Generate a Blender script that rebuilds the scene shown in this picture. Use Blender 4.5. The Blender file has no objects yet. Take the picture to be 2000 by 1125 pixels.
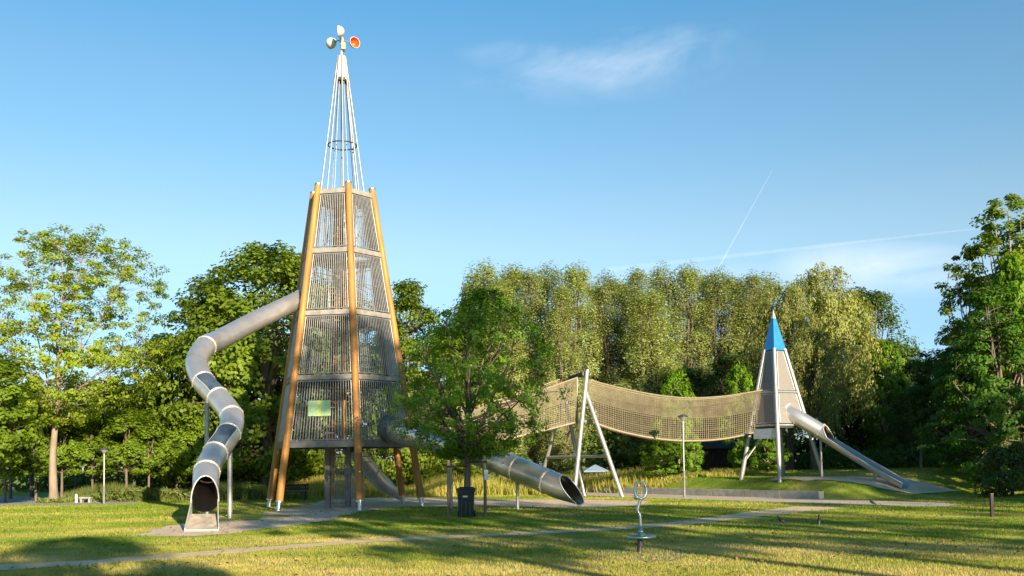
import bpy, bmesh, math, random
import numpy as np
from mathutils import Vector, Matrix
R = math.radians
C = bpy.context.scene.collection
SC = bpy.context.scene

# ------------------------------------------------------------------ camera
EYE, F = 1.8, 1900.0
PITCH, ROLL = R(2.5), R(0.8)
CY = 905 - F * math.tan(PITCH)
_fw = Vector((0, math.cos(PITCH), math.sin(PITCH)))
_u = Vector((0, -math.sin(PITCH), math.cos(PITCH)))
_r = Vector((1, 0, 0))
_u2 = _u * math.cos(ROLL) + _r * math.sin(ROLL)
_r2 = _r * math.cos(ROLL) - _u * math.sin(ROLL)
CAMP = Vector((0, 0, EYE))
cd = bpy.data.cameras.new('camera'); cam = bpy.data.objects.new('camera', cd); C.objects.link(cam)
cd.sensor_width = 36; cd.lens = 36 * F / 2000
cd.shift_y = (CY - 562.5) / 2000
cd.clip_start = 0.1; cd.clip_end = 20000
M = Matrix((_r2, _u2, -_fw)).transposed().to_4x4(); M.translation = CAMP
cam.matrix_world = M
SC.camera = cam

# ------------------------------------------------------------------ light
SUN_EL, SUN_AZ = R(15), math.atan2(0.42, -0.90)          # azimuth measured from +y towards +x
SKY_STRENGTH, SUN_STRENGTH, EXPOSURE = 0.066, 4.2, 1.55
w = bpy.data.worlds.new('World'); SC.world = w; w.use_nodes = True
nt = w.node_tree; nt.nodes.clear()
def N(tree, t, **kw):
    n = tree.nodes.new(t)
    for k, v in kw.items(): setattr(n, k, v)
    return n
def lk(tree, a, b): tree.links.new(a, b)
def build_world():
    out = N(nt, 'ShaderNodeOutputWorld'); bg = N(nt, 'ShaderNodeBackground'); bg.inputs[1].default_value = SKY_STRENGTH
    sky = N(nt, 'ShaderNodeTexSky', sky_type='NISHITA', sun_disc=False)
    sky.sun_elevation = SUN_EL; sky.sun_rotation = SUN_AZ
    sky.air_density = 1.0; sky.dust_density = 0.25; sky.ozone_density = 2.0; sky.altitude = 0
    tint = N(nt, 'ShaderNodeMix', data_type='RGBA', blend_type='MULTIPLY'); tint.inputs[0].default_value = 1.0
    tcs = N(nt, 'ShaderNodeTexCoord'); sps = N(nt, 'ShaderNodeSeparateXYZ'); lk(nt, tcs.outputs['Generated'], sps.inputs[0])
    tm = N(nt, 'ShaderNodeValToRGB'); tm.color_ramp.interpolation = 'EASE'; e = tm.color_ramp.elements
    e[0].position, e[0].color = SKY_TINT[0]; e[1].position, e[1].color = SKY_TINT[-1]
    for p_, c_ in SKY_TINT[1:-1]: x_ = e.new(p_); x_.color = c_
    lk(nt, sps.outputs[2], tm.inputs[0]); lk(nt, tm.outputs[0], tint.inputs[7])
    lk(nt, sky.outputs[0], tint.inputs[6])
    # thin cirrus, placed by direction on the sky
    tc = N(nt, 'ShaderNodeTexCoord'); sep = N(nt, 'ShaderNodeSeparateXYZ'); lk(nt, tc.outputs['Generated'], sep.inputs[0])
    def math_(op, a, b=None, c=None):
        n = N(nt, 'ShaderNodeMath', operation=op)
        for i, v in enumerate((a, b, c)):
            if v is None: continue
            if isinstance(v, (int, float)): n.inputs[i].default_value = v
            else: lk(nt, v, n.inputs[i])
        return n.outputs[0]
    ysafe = math_('MAXIMUM', sep.outputs[1], 0.05)
    U = math_('DIVIDE', sep.outputs[0], ysafe); V = math_('DIVIDE', sep.outputs[2], ysafe)
    total = None
    def band(cu, cv, ru, rv, slope, amt, sc, seed, lo, hi):
        du = math_('SUBTRACT', U, cu); dv0 = math_('SUBTRACT', V, cv)
        dv = math_('SUBTRACT', dv0, math_('MULTIPLY', du, slope))
        e = math_('ADD', math_('POWER', math_('DIVIDE', math_('ABSOLUTE', du), ru), 2.0), math_('POWER', math_('DIVIDE', math_('ABSOLUTE', dv), rv), 2.0))
        m = math_('MAXIMUM', math_('SUBTRACT', 1.0, e), 0.0)
        cx = N(nt, 'ShaderNodeCombineXYZ'); lk(nt, math_('MULTIPLY', du, 0.45), cx.inputs[0]); lk(nt, dv, cx.inputs[1]); cx.inputs[2].default_value = seed
        nz = N(nt, 'ShaderNodeTexNoise'); nz.inputs['Scale'].default_value = sc; nz.inputs['Detail'].default_value = 7; nz.inputs['Roughness'].default_value = .62
        nz.inputs['Distortion'].default_value = 0.6
        lk(nt, cx.outputs[0], nz.inputs['Vector'])
        mr = N(nt, 'ShaderNodeMapRange'); mr.inputs[1].default_value = lo; mr.inputs[2].default_value = hi; lk(nt, nz.outputs[0], mr.inputs[0])
        return math_('MULTIPLY', math_('MULTIPLY', m, mr.outputs[0]), amt)
    for args in CIRRUS:
        b = band(*args)
        total = b if total is None else math_('ADD', total, b)
    mix = N(nt, 'ShaderNodeMix', data_type='RGBA'); mix.inputs[7].default_value = CLOUD_COL
    lk(nt, math_('MINIMUM', total, 0.9), mix.inputs[0]); lk(nt, tint.outputs[2], mix.inputs[6])
    lk(nt, mix.outputs[2], bg.inputs[0]); lk(nt, bg.outputs[0], out.inputs[0])
SKY_TINT = [(0.0, (.46, .58, .86, 1)), (.10, (.62, .76, .93, 1)), (.22, (.95, .98, .92, 1)), (.34, (.76, .99, .99, 1)), (.50, (.42, .97, 1.12, 1))]     # clear air: deeper blue overhead, pale blue low down
CLOUD_COL = (5.4, 5.9, 6.4, 1)
# (u, v, half width, half height, slope, amount, noise scale, seed, lo, hi)
CIRRUS = [(0.105, 0.418, 0.17, 0.046, 0.05, 0.34, 15, 4.6, .41, .82),
          (0.07, 0.418, 0.13, 0.022, -0.10, 0.30, 18, 5.3, .42, .8),
          (0.17, 0.425, 0.10, 0.020, 0.38, 0.30, 16, 2.3, .40, .8),
          (0.405, 0.195, 0.14, 0.032, -0.04, 0.80, 9, 8.7, .30, .70),
          (0.26, 0.185, 0.30, 0.022, 0.02, 0.40, 7, 1.9, .35, .8)]
build_world()
sd = bpy.data.lights.new('sun', 'SUN'); sd.energy = SUN_STRENGTH; sd.angle = R(0.5); sd.color = (1.0, 0.86, 0.64)
sun = bpy.data.objects.new('sun', sd); C.objects.link(sun)
sdir = Vector((math.sin(SUN_AZ) * math.cos(SUN_EL), math.cos(SUN_AZ) * math.cos(SUN_EL), math.sin(SUN_EL)))
sun.rotation_euler = sdir.to_track_quat('Z', 'Y').to_euler(); sun.location = (20, -30, 40)
SC.view_settings.view_transform = 'Standard'; SC.view_settings.look = 'None'
SC.view_settings.exposure = EXPOSURE; SC.view_settings.gamma = 1; SC.view_settings.use_curve_mapping = False
SC.render.engine = 'CYCLES'
SC.cycles.max_bounces = 9; SC.cycles.diffuse_bounces = 7; SC.cycles.transparent_max_bounces = 12; SC.cycles.transmission_bounces = 3

# ------------------------------------------------------------------ helpers
def P(px, py, d):                                # the place d metres ahead that a pixel of the photo looks at
    v = _r2 * ((px - 1000) / F) + _u2 * ((CY - py) / F) + _fw
    return CAMP + v * (d / v.y)
def G(px, py, z=0.0):                            # the place on level z that a pixel of the photo looks at
    v = _r2 * ((px - 1000) / F) + _u2 * ((CY - py) / F) + _fw
    return CAMP + v * ((z - EYE) / v.z)
def smooth(a, b, x):
    t = np.clip((x - a) / (b - a), 0, 1); return t * t * (3 - 2 * t)
WA, WB = G(1010, 958), G(1600, 975)              # front foot of the low wall
_wd = Vector((WB.x - WA.x, WB.y - WA.y, 0)).normalized(); _wn = Vector((-_wd.y, _wd.x, 0))   # _wn points away from the camera
if _wn.y < 0: _wn = -_wn
def terr(x, y):
    x = np.asarray(x, float); y = np.asarray(y, float)
    s = (x - WB.x) * _wn.x + (y - WB.y) * _wn.y          # metres behind the wall line
    e = (x - WB.x) * _wd.x + (y - WB.y) * _wd.y          # metres along it, past its right end
    h = 0.30 * smooth(0.25, 0.75, s) * (1 - smooth(-0.2, 2.2, e)) * smooth(-26, -14, e)
    h2 = (0.60 * smooth(0.3, 2.1, s) + 0.22 * smooth(3, 10, s)) * smooth(-22, -12, e) * (1 - smooth(-3.5, 5, e))
    h3 = 0.25 * smooth(1.5, 9, s) * smooth(2, 12, e)
    h4 = 0.28 * np.exp(-(((x - 25.5) / 4.0) ** 2 + ((y - 41) / 2.6) ** 2))
    h5 = 0.12 * np.exp(-(((x + 9.3) / 1.4) ** 2 + ((y - 34.4) / 1.0) ** 2))
    return h + h2 + h3 + h4 + h5
def T(x, y): return float(terr(x, y))

def tagk(o, label=None, cat=None, group=None, kind=None):
    if label: o['label'] = label
    if cat: o['category'] = cat
    if group: o['group'] = group
    if kind: o['kind'] = kind
    return o
def thing(name, label, cat, loc=(0, 0, 0), group=None):
    o = bpy.data.objects.new(name, None); C.objects.link(o); o.location = loc; o.empty_display_size = .2
    return tagk(o, label, cat, group)
def wloc(o):
    v = Vector(o.location)
    while o.parent: o = o.parent; v += Vector(o.location)
    return v
def link(name, me, mat, parent=None):
    o = bpy.data.objects.new(name, me); C.objects.link(o)
    if mat is not None: me.materials.append(mat)
    if parent: o.parent = parent
    return o
def copy_thing(o, parent=None):
    c = o.copy(); C.objects.link(c)
    if parent: c.parent = parent
    for ch in [x for x in KIDS.get(o.name, [])]:
        cc = copy_thing(ch, c); KIDS.setdefault(c.name, []).append(cc)
    return c
KIDS = {}

class MB:
    def __init__(s): s.v = []; s.f = []; s.sm = []
    def add(s, vs, fs, smooth=False):
        b = len(s.v); s.v.extend([tuple(v) for v in vs])
        for f in fs: s.f.append(tuple(b + i for i in f)); s.sm.append(smooth)
        return s
    def box(s, c, size, ax=None):
        c = Vector(c); hx, hy, hz = size[0] / 2, size[1] / 2, size[2] / 2
        X, Y, Z = ax or (Vector((1, 0, 0)), Vector((0, 1, 0)), Vector((0, 0, 1)))
        vs = [c + X * a * hx + Y * b * hy + Z * d * hz for a in (-1, 1) for b in (-1, 1) for d in (-1, 1)]
        return s.add(vs, [(0, 1, 3, 2), (4, 6, 7, 5), (0, 4, 5, 1), (2, 3, 7, 6), (0, 2, 6, 4), (1, 5, 7, 3)])
    def bevbox(s, c, size, b, ax=None):
        bm = bmesh.new(); bmesh.ops.create_cube(bm, size=1)
        for v in bm.verts: v.co = Vector((v.co.x * size[0], v.co.y * size[1], v.co.z * size[2]))
        bmesh.ops.bevel(bm, geom=bm.edges[:], offset=b, segments=2, affect='EDGES', profile=.6)
        X, Y, Z = ax or (Vector((1, 0, 0)), Vector((0, 1, 0)), Vector((0, 0, 1)))
        bm.verts.index_update()
        vs = [Vector(c) + X * v.co.x + Y * v.co.y + Z * v.co.z for v in bm.verts]
        fs = [tuple(v.index for v in f.verts) for f in bm.faces]; bm.free()
        return s.add(vs, fs)
    def tube(s, pts, rad, n=10, caps=True, closed=False, arc=None, smooth=True, upref=None):
        """sweep; arc = list of (a0,a1) per ring measured from 'up' when the pipe is open"""
        pts = [Vector(p) for p in pts]; m = len(pts)
        if not hasattr(rad, '__len__'): rad = [rad] * m
        tans = []
        for i in range(m):
            if closed: t = pts[(i + 1) % m] - pts[i - 1]
            else: t = pts[min(i + 1, m - 1)] - pts[max(i - 1, 0)]
            tans.append(t.normalized())
        rings = []; side = None
        for i in range(m):
            t = tans[i]
            if arc or upref:
                up0 = upref or Vector((0, 0, 1)); sd_ = t.cross(up0).normalized()
            else:
                if side is None:
                    ref = Vector((0, 0, 1)) if abs(t.z) < .9 else Vector((1, 0, 0)); sd_ = t.cross(ref).normalized()
                else:
                    sd_ = (side - t * side.dot(t)).normalized()
            side = sd_; up = sd_.cross(t)
            if arc:
                a0, a1 = arc[i]; angs = [a0 + (a1 - a0) * k / (n - 1) for k in range(n)]
            else: angs = [2 * math.pi * k / n for k in range(n)]
            rings.append([pts[i] + (up * math.cos(a) + sd_ * math.sin(a)) * rad[i] for a in angs])
        vs = [v for r_ in rings for v in r_]; fs = []
        for i in range(m if closed else m - 1):
            j = (i + 1) % m
            for k in range(n - 1 if arc else n):
                l = (k + 1) % n
                fs.append((i * n + k, i * n + l, j * n + l, j * n + k))
        s.add(vs, fs, smooth)
        if caps and not closed and not arc:
            s.add(rings[0], [tuple(reversed(range(n)))]); s.add(rings[-1], [tuple(range(n))])
        return s
    def lathe(s, c, prof, n=20, axis=None, smooth=True):
        c = Vector(c); Z = (axis or Vector((0, 0, 1))).normalized()
        X = Z.cross(Vector((0, 1, 0)) if abs(Z.y) < .9 else Vector((1, 0, 0))).normalized(); Y = Z.cross(X)
        vs = []; fs = []
        for (r_, z_) in prof:
            for k in range(n):
                a = 2 * math.pi * k / n; vs.append(c + Z * z_ + (X * math.cos(a) + Y * math.sin(a)) * r_)
        for i in range(len(prof) - 1):
            for k in range(n):
                l = (k + 1) % n; fs.append((i * n + k, i * n + l, (i + 1) * n + l, (i + 1) * n + k))
        return s.add(vs, fs, smooth)
    def poly(s, top, h):                      # prism from a polygon, thickness h downwards
        n = len(top); top = [Vector(p) for p in top]; lo = [p - Vector((0, 0, h)) for p in top]
        return s.add(top + lo, [tuple(range(n)), tuple(range(2 * n - 1, n - 1, -1))] + [(i, n + i, n + (i + 1) % n, (i + 1) % n) for i in range(n)])
    def build(s, name, mat, parent=None, kind=None, label=None):
        o0 = wloc(parent) if parent else Vector((0, 0, 0))
        me = bpy.data.meshes.new(name)
        me.from_pydata([(v[0] - o0.x, v[1] - o0.y, v[2] - o0.z) for v in s.v], [], s.f)
        me.polygons.foreach_set('use_smooth', s.sm); me.update()
        o = link(name, me, mat, parent)
        if parent: KIDS.setdefault(parent.name, []).append(o)
        if kind: o['kind'] = kind
        if label: o['label'] = label
        return o
def np_mesh(name, verts, faces):               # verts (n,3), faces (m,k)
    me = bpy.data.meshes.new(name); n, (m, k) = len(verts), faces.shape
    me.vertices.add(n); me.vertices.foreach_set('co', np.ascontiguousarray(verts, np.float32).ravel())
    me.loops.add(m * k); me.loops.foreach_set('vertex_index', np.ascontiguousarray(faces, np.int32).ravel())
    me.polygons.add(m); me.polygons.foreach_set('loop_start', np.arange(0, m * k, k, dtype=np.int32))
    me.polygons.foreach_set('loop_total', np.full(m, k, np.int32)); me.update(calc_edges=True)
    return me
def crv(pts, n):                               # Catmull-Rom
    pts = [Vector(p) for p in pts]; q = [2 * pts[0] - pts[1]] + pts + [2 * pts[-1] - pts[-2]]; out = []
    for i in range(1, len(q) - 2):
        for k in range(n):
            t = k / n; a, b, c, d = q[i - 1], q[i], q[i + 1], q[i + 2]
            out.append(.5 * ((2 * b) + (c - a) * t + (2 * a - 5 * b + 4 * c - d) * t * t + (3 * b - a - 3 * c + d) * t ** 3))
    out.append(pts[-1]); return out

# ------------------------------------------------------------------ materials
def mat(name, col, rough=.6, metal=0.0, col2=None, scale=8, detail=4, bump=0.0, bscale=40, stretch=None, spec=None, lo=.35, hi=.68):
    m = bpy.data.materials.new(name); m.use_nodes = True; t = m.node_tree; b = t.nodes['Principled BSDF']
    b.inputs['Base Color'].default_value = (*col, 1); b.inputs['Roughness'].default_value = rough; b.inputs['Metallic'].default_value = metal
    if spec is not None: b.inputs['Specular IOR Level'].default_value = spec
    tc = N(t, 'ShaderNodeTexCoord'); vec = tc.outputs['Object']
    if stretch:
        mp = N(t, 'ShaderNodeMapping'); mp.inputs['Scale'].default_value = stretch; lk(t, vec, mp.inputs[0]); vec = mp.outputs[0]
    if col2:
        nz = N(t, 'ShaderNodeTexNoise'); nz.inputs['Scale'].default_value = scale; nz.inputs['Detail'].default_value = detail; lk(t, vec, nz.inputs['Vector'])
        mr = N(t, 'ShaderNodeMapRange'); mr.inputs[1].default_value = lo; mr.inputs[2].default_value = hi; lk(t, nz.outputs[0], mr.inputs[0])
        mx = N(t, 'ShaderNodeMix', data_type='RGBA'); mx.inputs[6].default_value = (*col, 1); mx.inputs[7].default_value = (*col2, 1)
        lk(t, mr.outputs[0], mx.inputs[0]); lk(t, mx.outputs[2], b.inputs['Base Color'])
        ra = N(t, 'ShaderNodeMapRange'); ra.inputs[3].default_value = rough - .07; ra.inputs[4].default_value = rough + .1; lk(t, nz.outputs[0], ra.inputs[0]); lk(t, ra.outputs[0], b.inputs['Roughness'])
    if bump:
        n2 = N(t, 'ShaderNodeTexNoise'); n2.inputs['Scale'].default_value = bscale; n2.inputs['Detail'].default_value = 5; lk(t, vec, n2.inputs['Vector'])
        bp = N(t, 'ShaderNodeBump'); bp.inputs['Strength'].default_value = bump; bp.inputs['Distance'].default_value = .02
        lk(t, n2.outputs[0], bp.inputs['Height']); lk(t, bp.outputs[0], b.inputs['Normal'])
    return m
def leaf_mat(name, c1, c2, transl=.35, c3=None):
    m = bpy.data.materials.new(name); m.use_nodes = True; t = m.node_tree; t.nodes.clear()
    out = N(t, 'ShaderNodeOutputMaterial'); g = N(t, 'ShaderNodeNewGeometry'); oi = N(t, 'ShaderNodeObjectInfo')
    tc = N(t, 'ShaderNodeTexCoord'); nz = N(t, 'ShaderNodeTexNoise'); nz.inputs['Scale'].default_value = .55; nz.inputs['Detail'].default_value = 3
    lk(t, tc.outputs['Object'], nz.inputs['Vector'])
    a = N(t, 'ShaderNodeMath', operation='MULTIPLY_ADD'); lk(t, g.outputs['Random Per Island'], a.inputs[0]); a.inputs[1].default_value = .55
    b2 = N(t, 'ShaderNodeMath', operation='MULTIPLY_ADD'); lk(t, nz.outputs[0], b2.inputs[0]); b2.inputs[1].default_value = 1.1; b2.inputs[2].default_value = -.33
    lk(t, b2.outputs[0], a.inputs[2])
    rp = N(t, 'ShaderNodeValToRGB'); e = rp.color_ramp.elements; e[0].color = (*c1, 1); e[1].color = (*c2, 1); e[0].position = .1; e[1].position = .85
    if c3: x = e.new(1.0); x.color = (*c3, 1)
    lk(t, a.outputs[0], rp.inputs[0])
    hs = N(t, 'ShaderNodeHueSaturation'); vr = N(t, 'ShaderNodeMapRange'); vr.inputs[3].default_value = .82; vr.inputs[4].default_value = 1.18
    lk(t, oi.outputs['Random'], vr.inputs[0]); lk(t, vr.outputs[0], hs.inputs['Value']); lk(t, rp.outputs[0], hs.inputs['Color'])
    pr = N(t, 'ShaderNodeBsdfPrincipled'); pr.inputs['Roughness'].default_value = .5; pr.inputs['Specular IOR Level'].default_value = .25
    lk(t, hs.outputs[0], pr.inputs['Base Color'])
    tr = N(t, 'ShaderNodeBsdfTranslucent'); ty = N(t, 'ShaderNodeMix', data_type='RGBA', blend_type='MULTIPLY'); ty.inputs[0].default_value = 1
    ty.inputs[7].default_value = (1.5, 1.45, .6, 1); lk(t, hs.outputs[0], ty.inputs[6]); lk(t, ty.outputs[2], tr.inputs[0])
    mx = N(t, 'ShaderNodeMixShader'); mx.inputs[0].default_value = transl; lk(t, pr.outputs[0], mx.inputs[1]); lk(t, tr.outputs[0], mx.inputs[2]); lk(t, mx.outputs[0], out.inputs[0])
    return m
def lawn_mat(name, blade):
    m = bpy.data.materials.new(name); m.use_nodes = True; t = m.node_tree; b = t.nodes['Principled BSDF']
    g = N(t, 'ShaderNodeNewGeometry')
    def noise(s, d, st=(1, 1, 0)):
        mp = N(t, 'ShaderNodeMapping'); mp.inputs['Scale'].default_value = st; lk(t, g.outputs['Position'], mp.inputs[0])
        n = N(t, 'ShaderNodeTexNoise'); n.inputs['Scale'].default_value = s; n.inputs['Detail'].default_value = d; lk(t, mp.outputs[0], n.inputs['Vector']); return n.outputs[0]
    big, mid = noise(.22, 4, (.6, 1.3, 0)), noise(1.3, 5, (.6, 1.4, 0))
    ad = N(t, 'ShaderNodeMath', operation='MULTIPLY_ADD'); lk(t, mid, ad.inputs[0]); ad.inputs[1].default_value = .6; lk(t, big, ad.inputs[2])
    # the near lawn is drier
    sp = N(t, 'ShaderNodeSeparateXYZ'); lk(t, g.outputs['Position'], sp.inputs[0])
    dry = N(t, 'ShaderNodeMapRange', interpolation_type='SMOOTHSTEP'); dry.inputs[1].default_value = 30; dry.inputs[2].default_value = 17; dry.inputs[3].default_value = -.06; dry.inputs[4].default_value = .10
    lk(t, sp.outputs[1], dry.inputs[0]); ad3 = N(t, 'ShaderNodeMath', operation='ADD'); lk(t, ad.outputs[0], ad3.inputs[0]); lk(t, dry.outputs[0], ad3.inputs[1])
    last = ad3.outputs[0]
    if blade:
        a2 = N(t, 'ShaderNodeMath', operation='MULTIPLY_ADD'); lk(t, g.outputs['Random Per Island'], a2.inputs[0]); a2.inputs[1].default_value = .28; lk(t, last, a2.inputs[2]); last = a2.outputs[0]
    rp = N(t, 'ShaderNodeValToRGB'); e = rp.color_ramp.elements
    o = .14 if blade else 0
    cols = [((.12, .205, .012), .58), ((.21, .275, .022), .72), ((.38, .335, .07), .88), ((.54, .43, .16), 1.0)]
    e[0].color = (*cols[0][0], 1); e[0].position = min(1, cols[0][1] + o); e[1].color = (*cols[3][0], 1); e[1].position = 1.0
    mr = N(t, 'ShaderNodeMapRange'); mr.inputs[1].default_value = .43 + o; mr.inputs[2].default_value = 1.08 + o; lk(t, last, mr.inputs[0])
    e[0].position = .12
    for c_, p_ in ((cols[1][0], .42), (cols[2][0], .70)):
        x = e.new(p_); x.color = (*c_, 1)
    lk(t, mr.outputs[0], rp.inputs[0])
    b.inputs['Roughness'].default_value = .75; b.inputs['Specular IOR Level'].default_value = .2
    if blade:
        out = t.nodes['Material Output']; tr = N(t, 'ShaderNodeBsdfTranslucent'); mx = N(t, 'ShaderNodeMixShader'); mx.inputs[0].default_value = .35
        lk(t, rp.outputs[0], b.inputs['Base Color']); lk(t, rp.outputs[0], tr.inputs[0]); lk(t, b.outputs[0], mx.inputs[1]); lk(t, tr.outputs[0], mx.inputs[2]); lk(t, mx.outputs[0], out.inputs[0])
    else:
        fine = noise(60, 3, (1, 1, 1)); bp = N(t, 'ShaderNodeBump'); bp.inputs['Strength'].default_value = .8; bp.inputs['Distance'].default_value = .05
        lk(t, fine, bp.inputs['Height']); lk(t, bp.outputs[0], b.inputs['Normal']); lk(t, rp.outputs[0], b.inputs['Base Color'])
    return m
MT = {}
MT['lawn'] = lawn_mat('lawn_soil', False); MT['blade'] = lawn_mat('grass_blade', True)
MT['sand'] = mat('sand', (.68, .50, .35), .9, col2=(.52, .39, .27), scale=1.4, detail=8, bump=.5, bscale=60)
MT['path'] = mat('gravel_path', (.68, .48, .30), .9, col2=(.50, .37, .20), scale=.9, detail=8, bump=.5, bscale=70)
MT['dusty'] = mat('dusty_steel', (.46, .375, .285), .7, .1, col2=(.25, .205, .16), scale=5, detail=8, bump=.3, bscale=30)
MT['shadowgrass'] = mat('shadow_grass', (.15, .13, .06), .95, col2=(.24, .19, .09), scale=3, bump=.5)  # dull tone painted for the shadow and long grass round the spinner
MT['pave'] = mat('paved_path', (.54, .43, .335), .85, col2=(.42, .34, .265), scale=1.2, detail=8, bump=.3, bscale=80)
MT['concrete'] = mat('concrete', (.34, .33, .30), .85, col2=(.22, .22, .20), scale=3, detail=8, bump=.4, bscale=30)
MT['steel'] = mat('galvanised_steel', (.62, .63, .64), .38, 1.0, col2=(.50, .51, .53), scale=5, detail=6, bump=.05, bscale=60)
MT['slide'] = mat('brushed_slide_steel', (.76, .705, .645), .33, .82, col2=(.60, .56, .52), scale=2.2, detail=8, bump=.08, bscale=3.5, spec=.5)
def two_faced(m, col, rough):                    # polished inner face of the sheet steel, coloured darker for the shade inside
    t = m.node_tree; b = t.nodes['Principled BSDF']; out = t.nodes['Material Output']; p = N(t, 'ShaderNodeBsdfPrincipled')
    p.inputs['Base Color'].default_value = (*col, 1); p.inputs['Metallic'].default_value = 1; p.inputs['Roughness'].default_value = rough
    g = N(t, 'ShaderNodeNewGeometry'); mx = N(t, 'ShaderNodeMixShader'); lk(t, g.outputs['Backfacing'], mx.inputs[0]); lk(t, b.outputs[0], mx.inputs[1]); lk(t, p.outputs[0], mx.inputs[2]); lk(t, mx.outputs[0], out.inputs[0])
MT['rim'] = mat('steel_rim', (.62, .58, .52), .42, .5, col2=(.50, .47, .43), scale=7)
two_faced(MT['slide'], (.40, .36, .33), .28)
MT['tubewin'] = mat('tinted_window', (.03, .05, .085), .18, 0.0, col2=(.06, .08, .11), scale=4)
MT['bars'] = mat('bar_steel', (.40, .39, .375), .48, .4, col2=(.28, .275, .265), scale=6)
MT['beam'] = mat('beam_panel', (.30, .27, .23), .7, .1, col2=(.20, .185, .16), scale=4, detail=7)
MT['deck'] = mat('deck_underside', (.10, .09, .085), .8, col2=(.06, .055, .05), scale=4)
MT['column'] = mat('grey_column', (.20, .195, .19), .6, .3, col2=(.14, .135, .13), scale=4)
MT['wood'] = mat('larch_pole', (.42, .19, .03), .58, col2=(.20, .085, .022), scale=4.5, detail=9, stretch=(1, 1, .07), bump=.4, bscale=22, lo=.40, hi=.72)
MT['stake'] = mat('stake_wood', (.26, .17, .10), .8, col2=(.17, .12, .08), scale=9, stretch=(1, 1, .1), bump=.3)
MT['white'] = mat('white_paint', (.50, .49, .47), .45, col2=(.44, .43, .41), scale=5)
MT['spire'] = mat('spire_tube', (.33, .325, .31), .42, .5, col2=(.26, .26, .255), scale=6)
MT['pipe'] = mat('pale_pipe', (.36, .36, .35), .42, .5, col2=(.29, .29, .285), scale=5)
MT['dark'] = mat('dark_metal', (.035, .037, .04), .5, .3, col2=(.06, .06, .06), scale=8)
MT['orange'] = mat('orange_paint', (.85, .11, .015), .4, col2=(.78, .08, .012), scale=6)
MT['yellow'] = mat('pale_yellow_case', (.62, .60, .22), .5)
MT['blue'] = mat('blue_paint', (.014, .165, .44), .4, col2=(.018, .185, .48), scale=4)
MT['perf'] = mat('perforated_panel', (.25, .23, .20), .65, .2, col2=(.145, .132, .118), scale=60, detail=2, lo=.42, hi=.56)
MT['rope'] = mat('hemp_rope', (.32, .265, .165), .9, col2=(.25, .205, .125), scale=9)
MT['net'] = mat('fine_netting', (.27, .22, .135), .95, col2=(.205, .17, .105), scale=3)
MT['bin'] = mat('bin_plastic', (.014, .022, .027), .4, col2=(.02, .028, .032), scale=6, bump=.05)
MT['paper'] = mat('paper_label', (.70, .70, .68), .7)
MT['rubber'] = mat('rubber', (.02, .02, .02), .8)
MT['toygreen'] = mat('green_rubber_disc', (.10, .26, .22), .5, col2=(.07, .19, .16), scale=12)
MT['bird'] = mat('black_feathers', (.012, .012, .015), .45, col2=(.02, .02, .028), scale=20)
MT['shed'] = mat('dark_stained_boards', (.035, .017, .012), .7, col2=(.022, .012, .009), scale=6, stretch=(1, 1, .1))
MT['canvas'] = mat('pale_blue_canvas', (.19, .26, .36), .8, col2=(.16, .22, .31), scale=3)
MT['bark'] = mat('grey_brown_bark', (.16, .12, .085), .9, col2=(.08, .062, .045), scale=5, detail=8, stretch=(1, 1, .25), bump=.7, bscale=14)
MT['planebark'] = mat('pale_plane_bark', (.28, .21, .15), .85, col2=(.16, .125, .09), scale=3, detail=8, stretch=(1, 1, .35), bump=.5, bscale=10)
MT['stonew'] = mat('pale_stone', (.22, .205, .19), .8, col2=(.30, .28, .26), scale=6)
MT['palebark'] = mat('pale_thin_bark', (.27, .23, .175), .85, col2=(.18, .15, .11), scale=5, stretch=(1, 1, .3), bump=.4)
L = {}
L['oak'] = leaf_mat('oak_leaf', (.095, .16, .014), (.21, .28, .024), .44, (.29, .34, .04))
L['plane'] = leaf_mat('plane_leaf', (.16, .235, .018), (.29, .35, .032), .48, (.37, .39, .05))
L['maple'] = leaf_mat('maple_leaf', (.14, .28, .025), (.23, .40, .036), .50, (.30, .44, .05))
L['poplar'] = leaf_mat('poplar_leaf', (.25, .305, .09), (.38, .415, .15), .40, (.46, .47, .20))
L['willow'] = leaf_mat('willow_leaf', (.20, .225, .06), (.33, .34, .10), .38, (.41, .38, .12))
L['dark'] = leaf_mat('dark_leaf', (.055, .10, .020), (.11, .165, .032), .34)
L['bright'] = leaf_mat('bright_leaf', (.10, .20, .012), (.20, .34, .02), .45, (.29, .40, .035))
L['young'] = leaf_mat('young_leaf', (.11, .19, .014), (.22, .31, .024), .45, (.29, .34, .04))
L['deep'] = leaf_mat('deep_green_leaf', (.05, .125, .014), (.10, .205, .022), .40, (.14, .25, .028))
L['meadow'] = leaf_mat('meadow_blade', (.20, .21, .035), (.44, .385, .09), .38, (.52, .44, .14))
L['reed'] = leaf_mat('reed_blade', (.09, .135, .025), (.20, .22, .05), .38)

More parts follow.
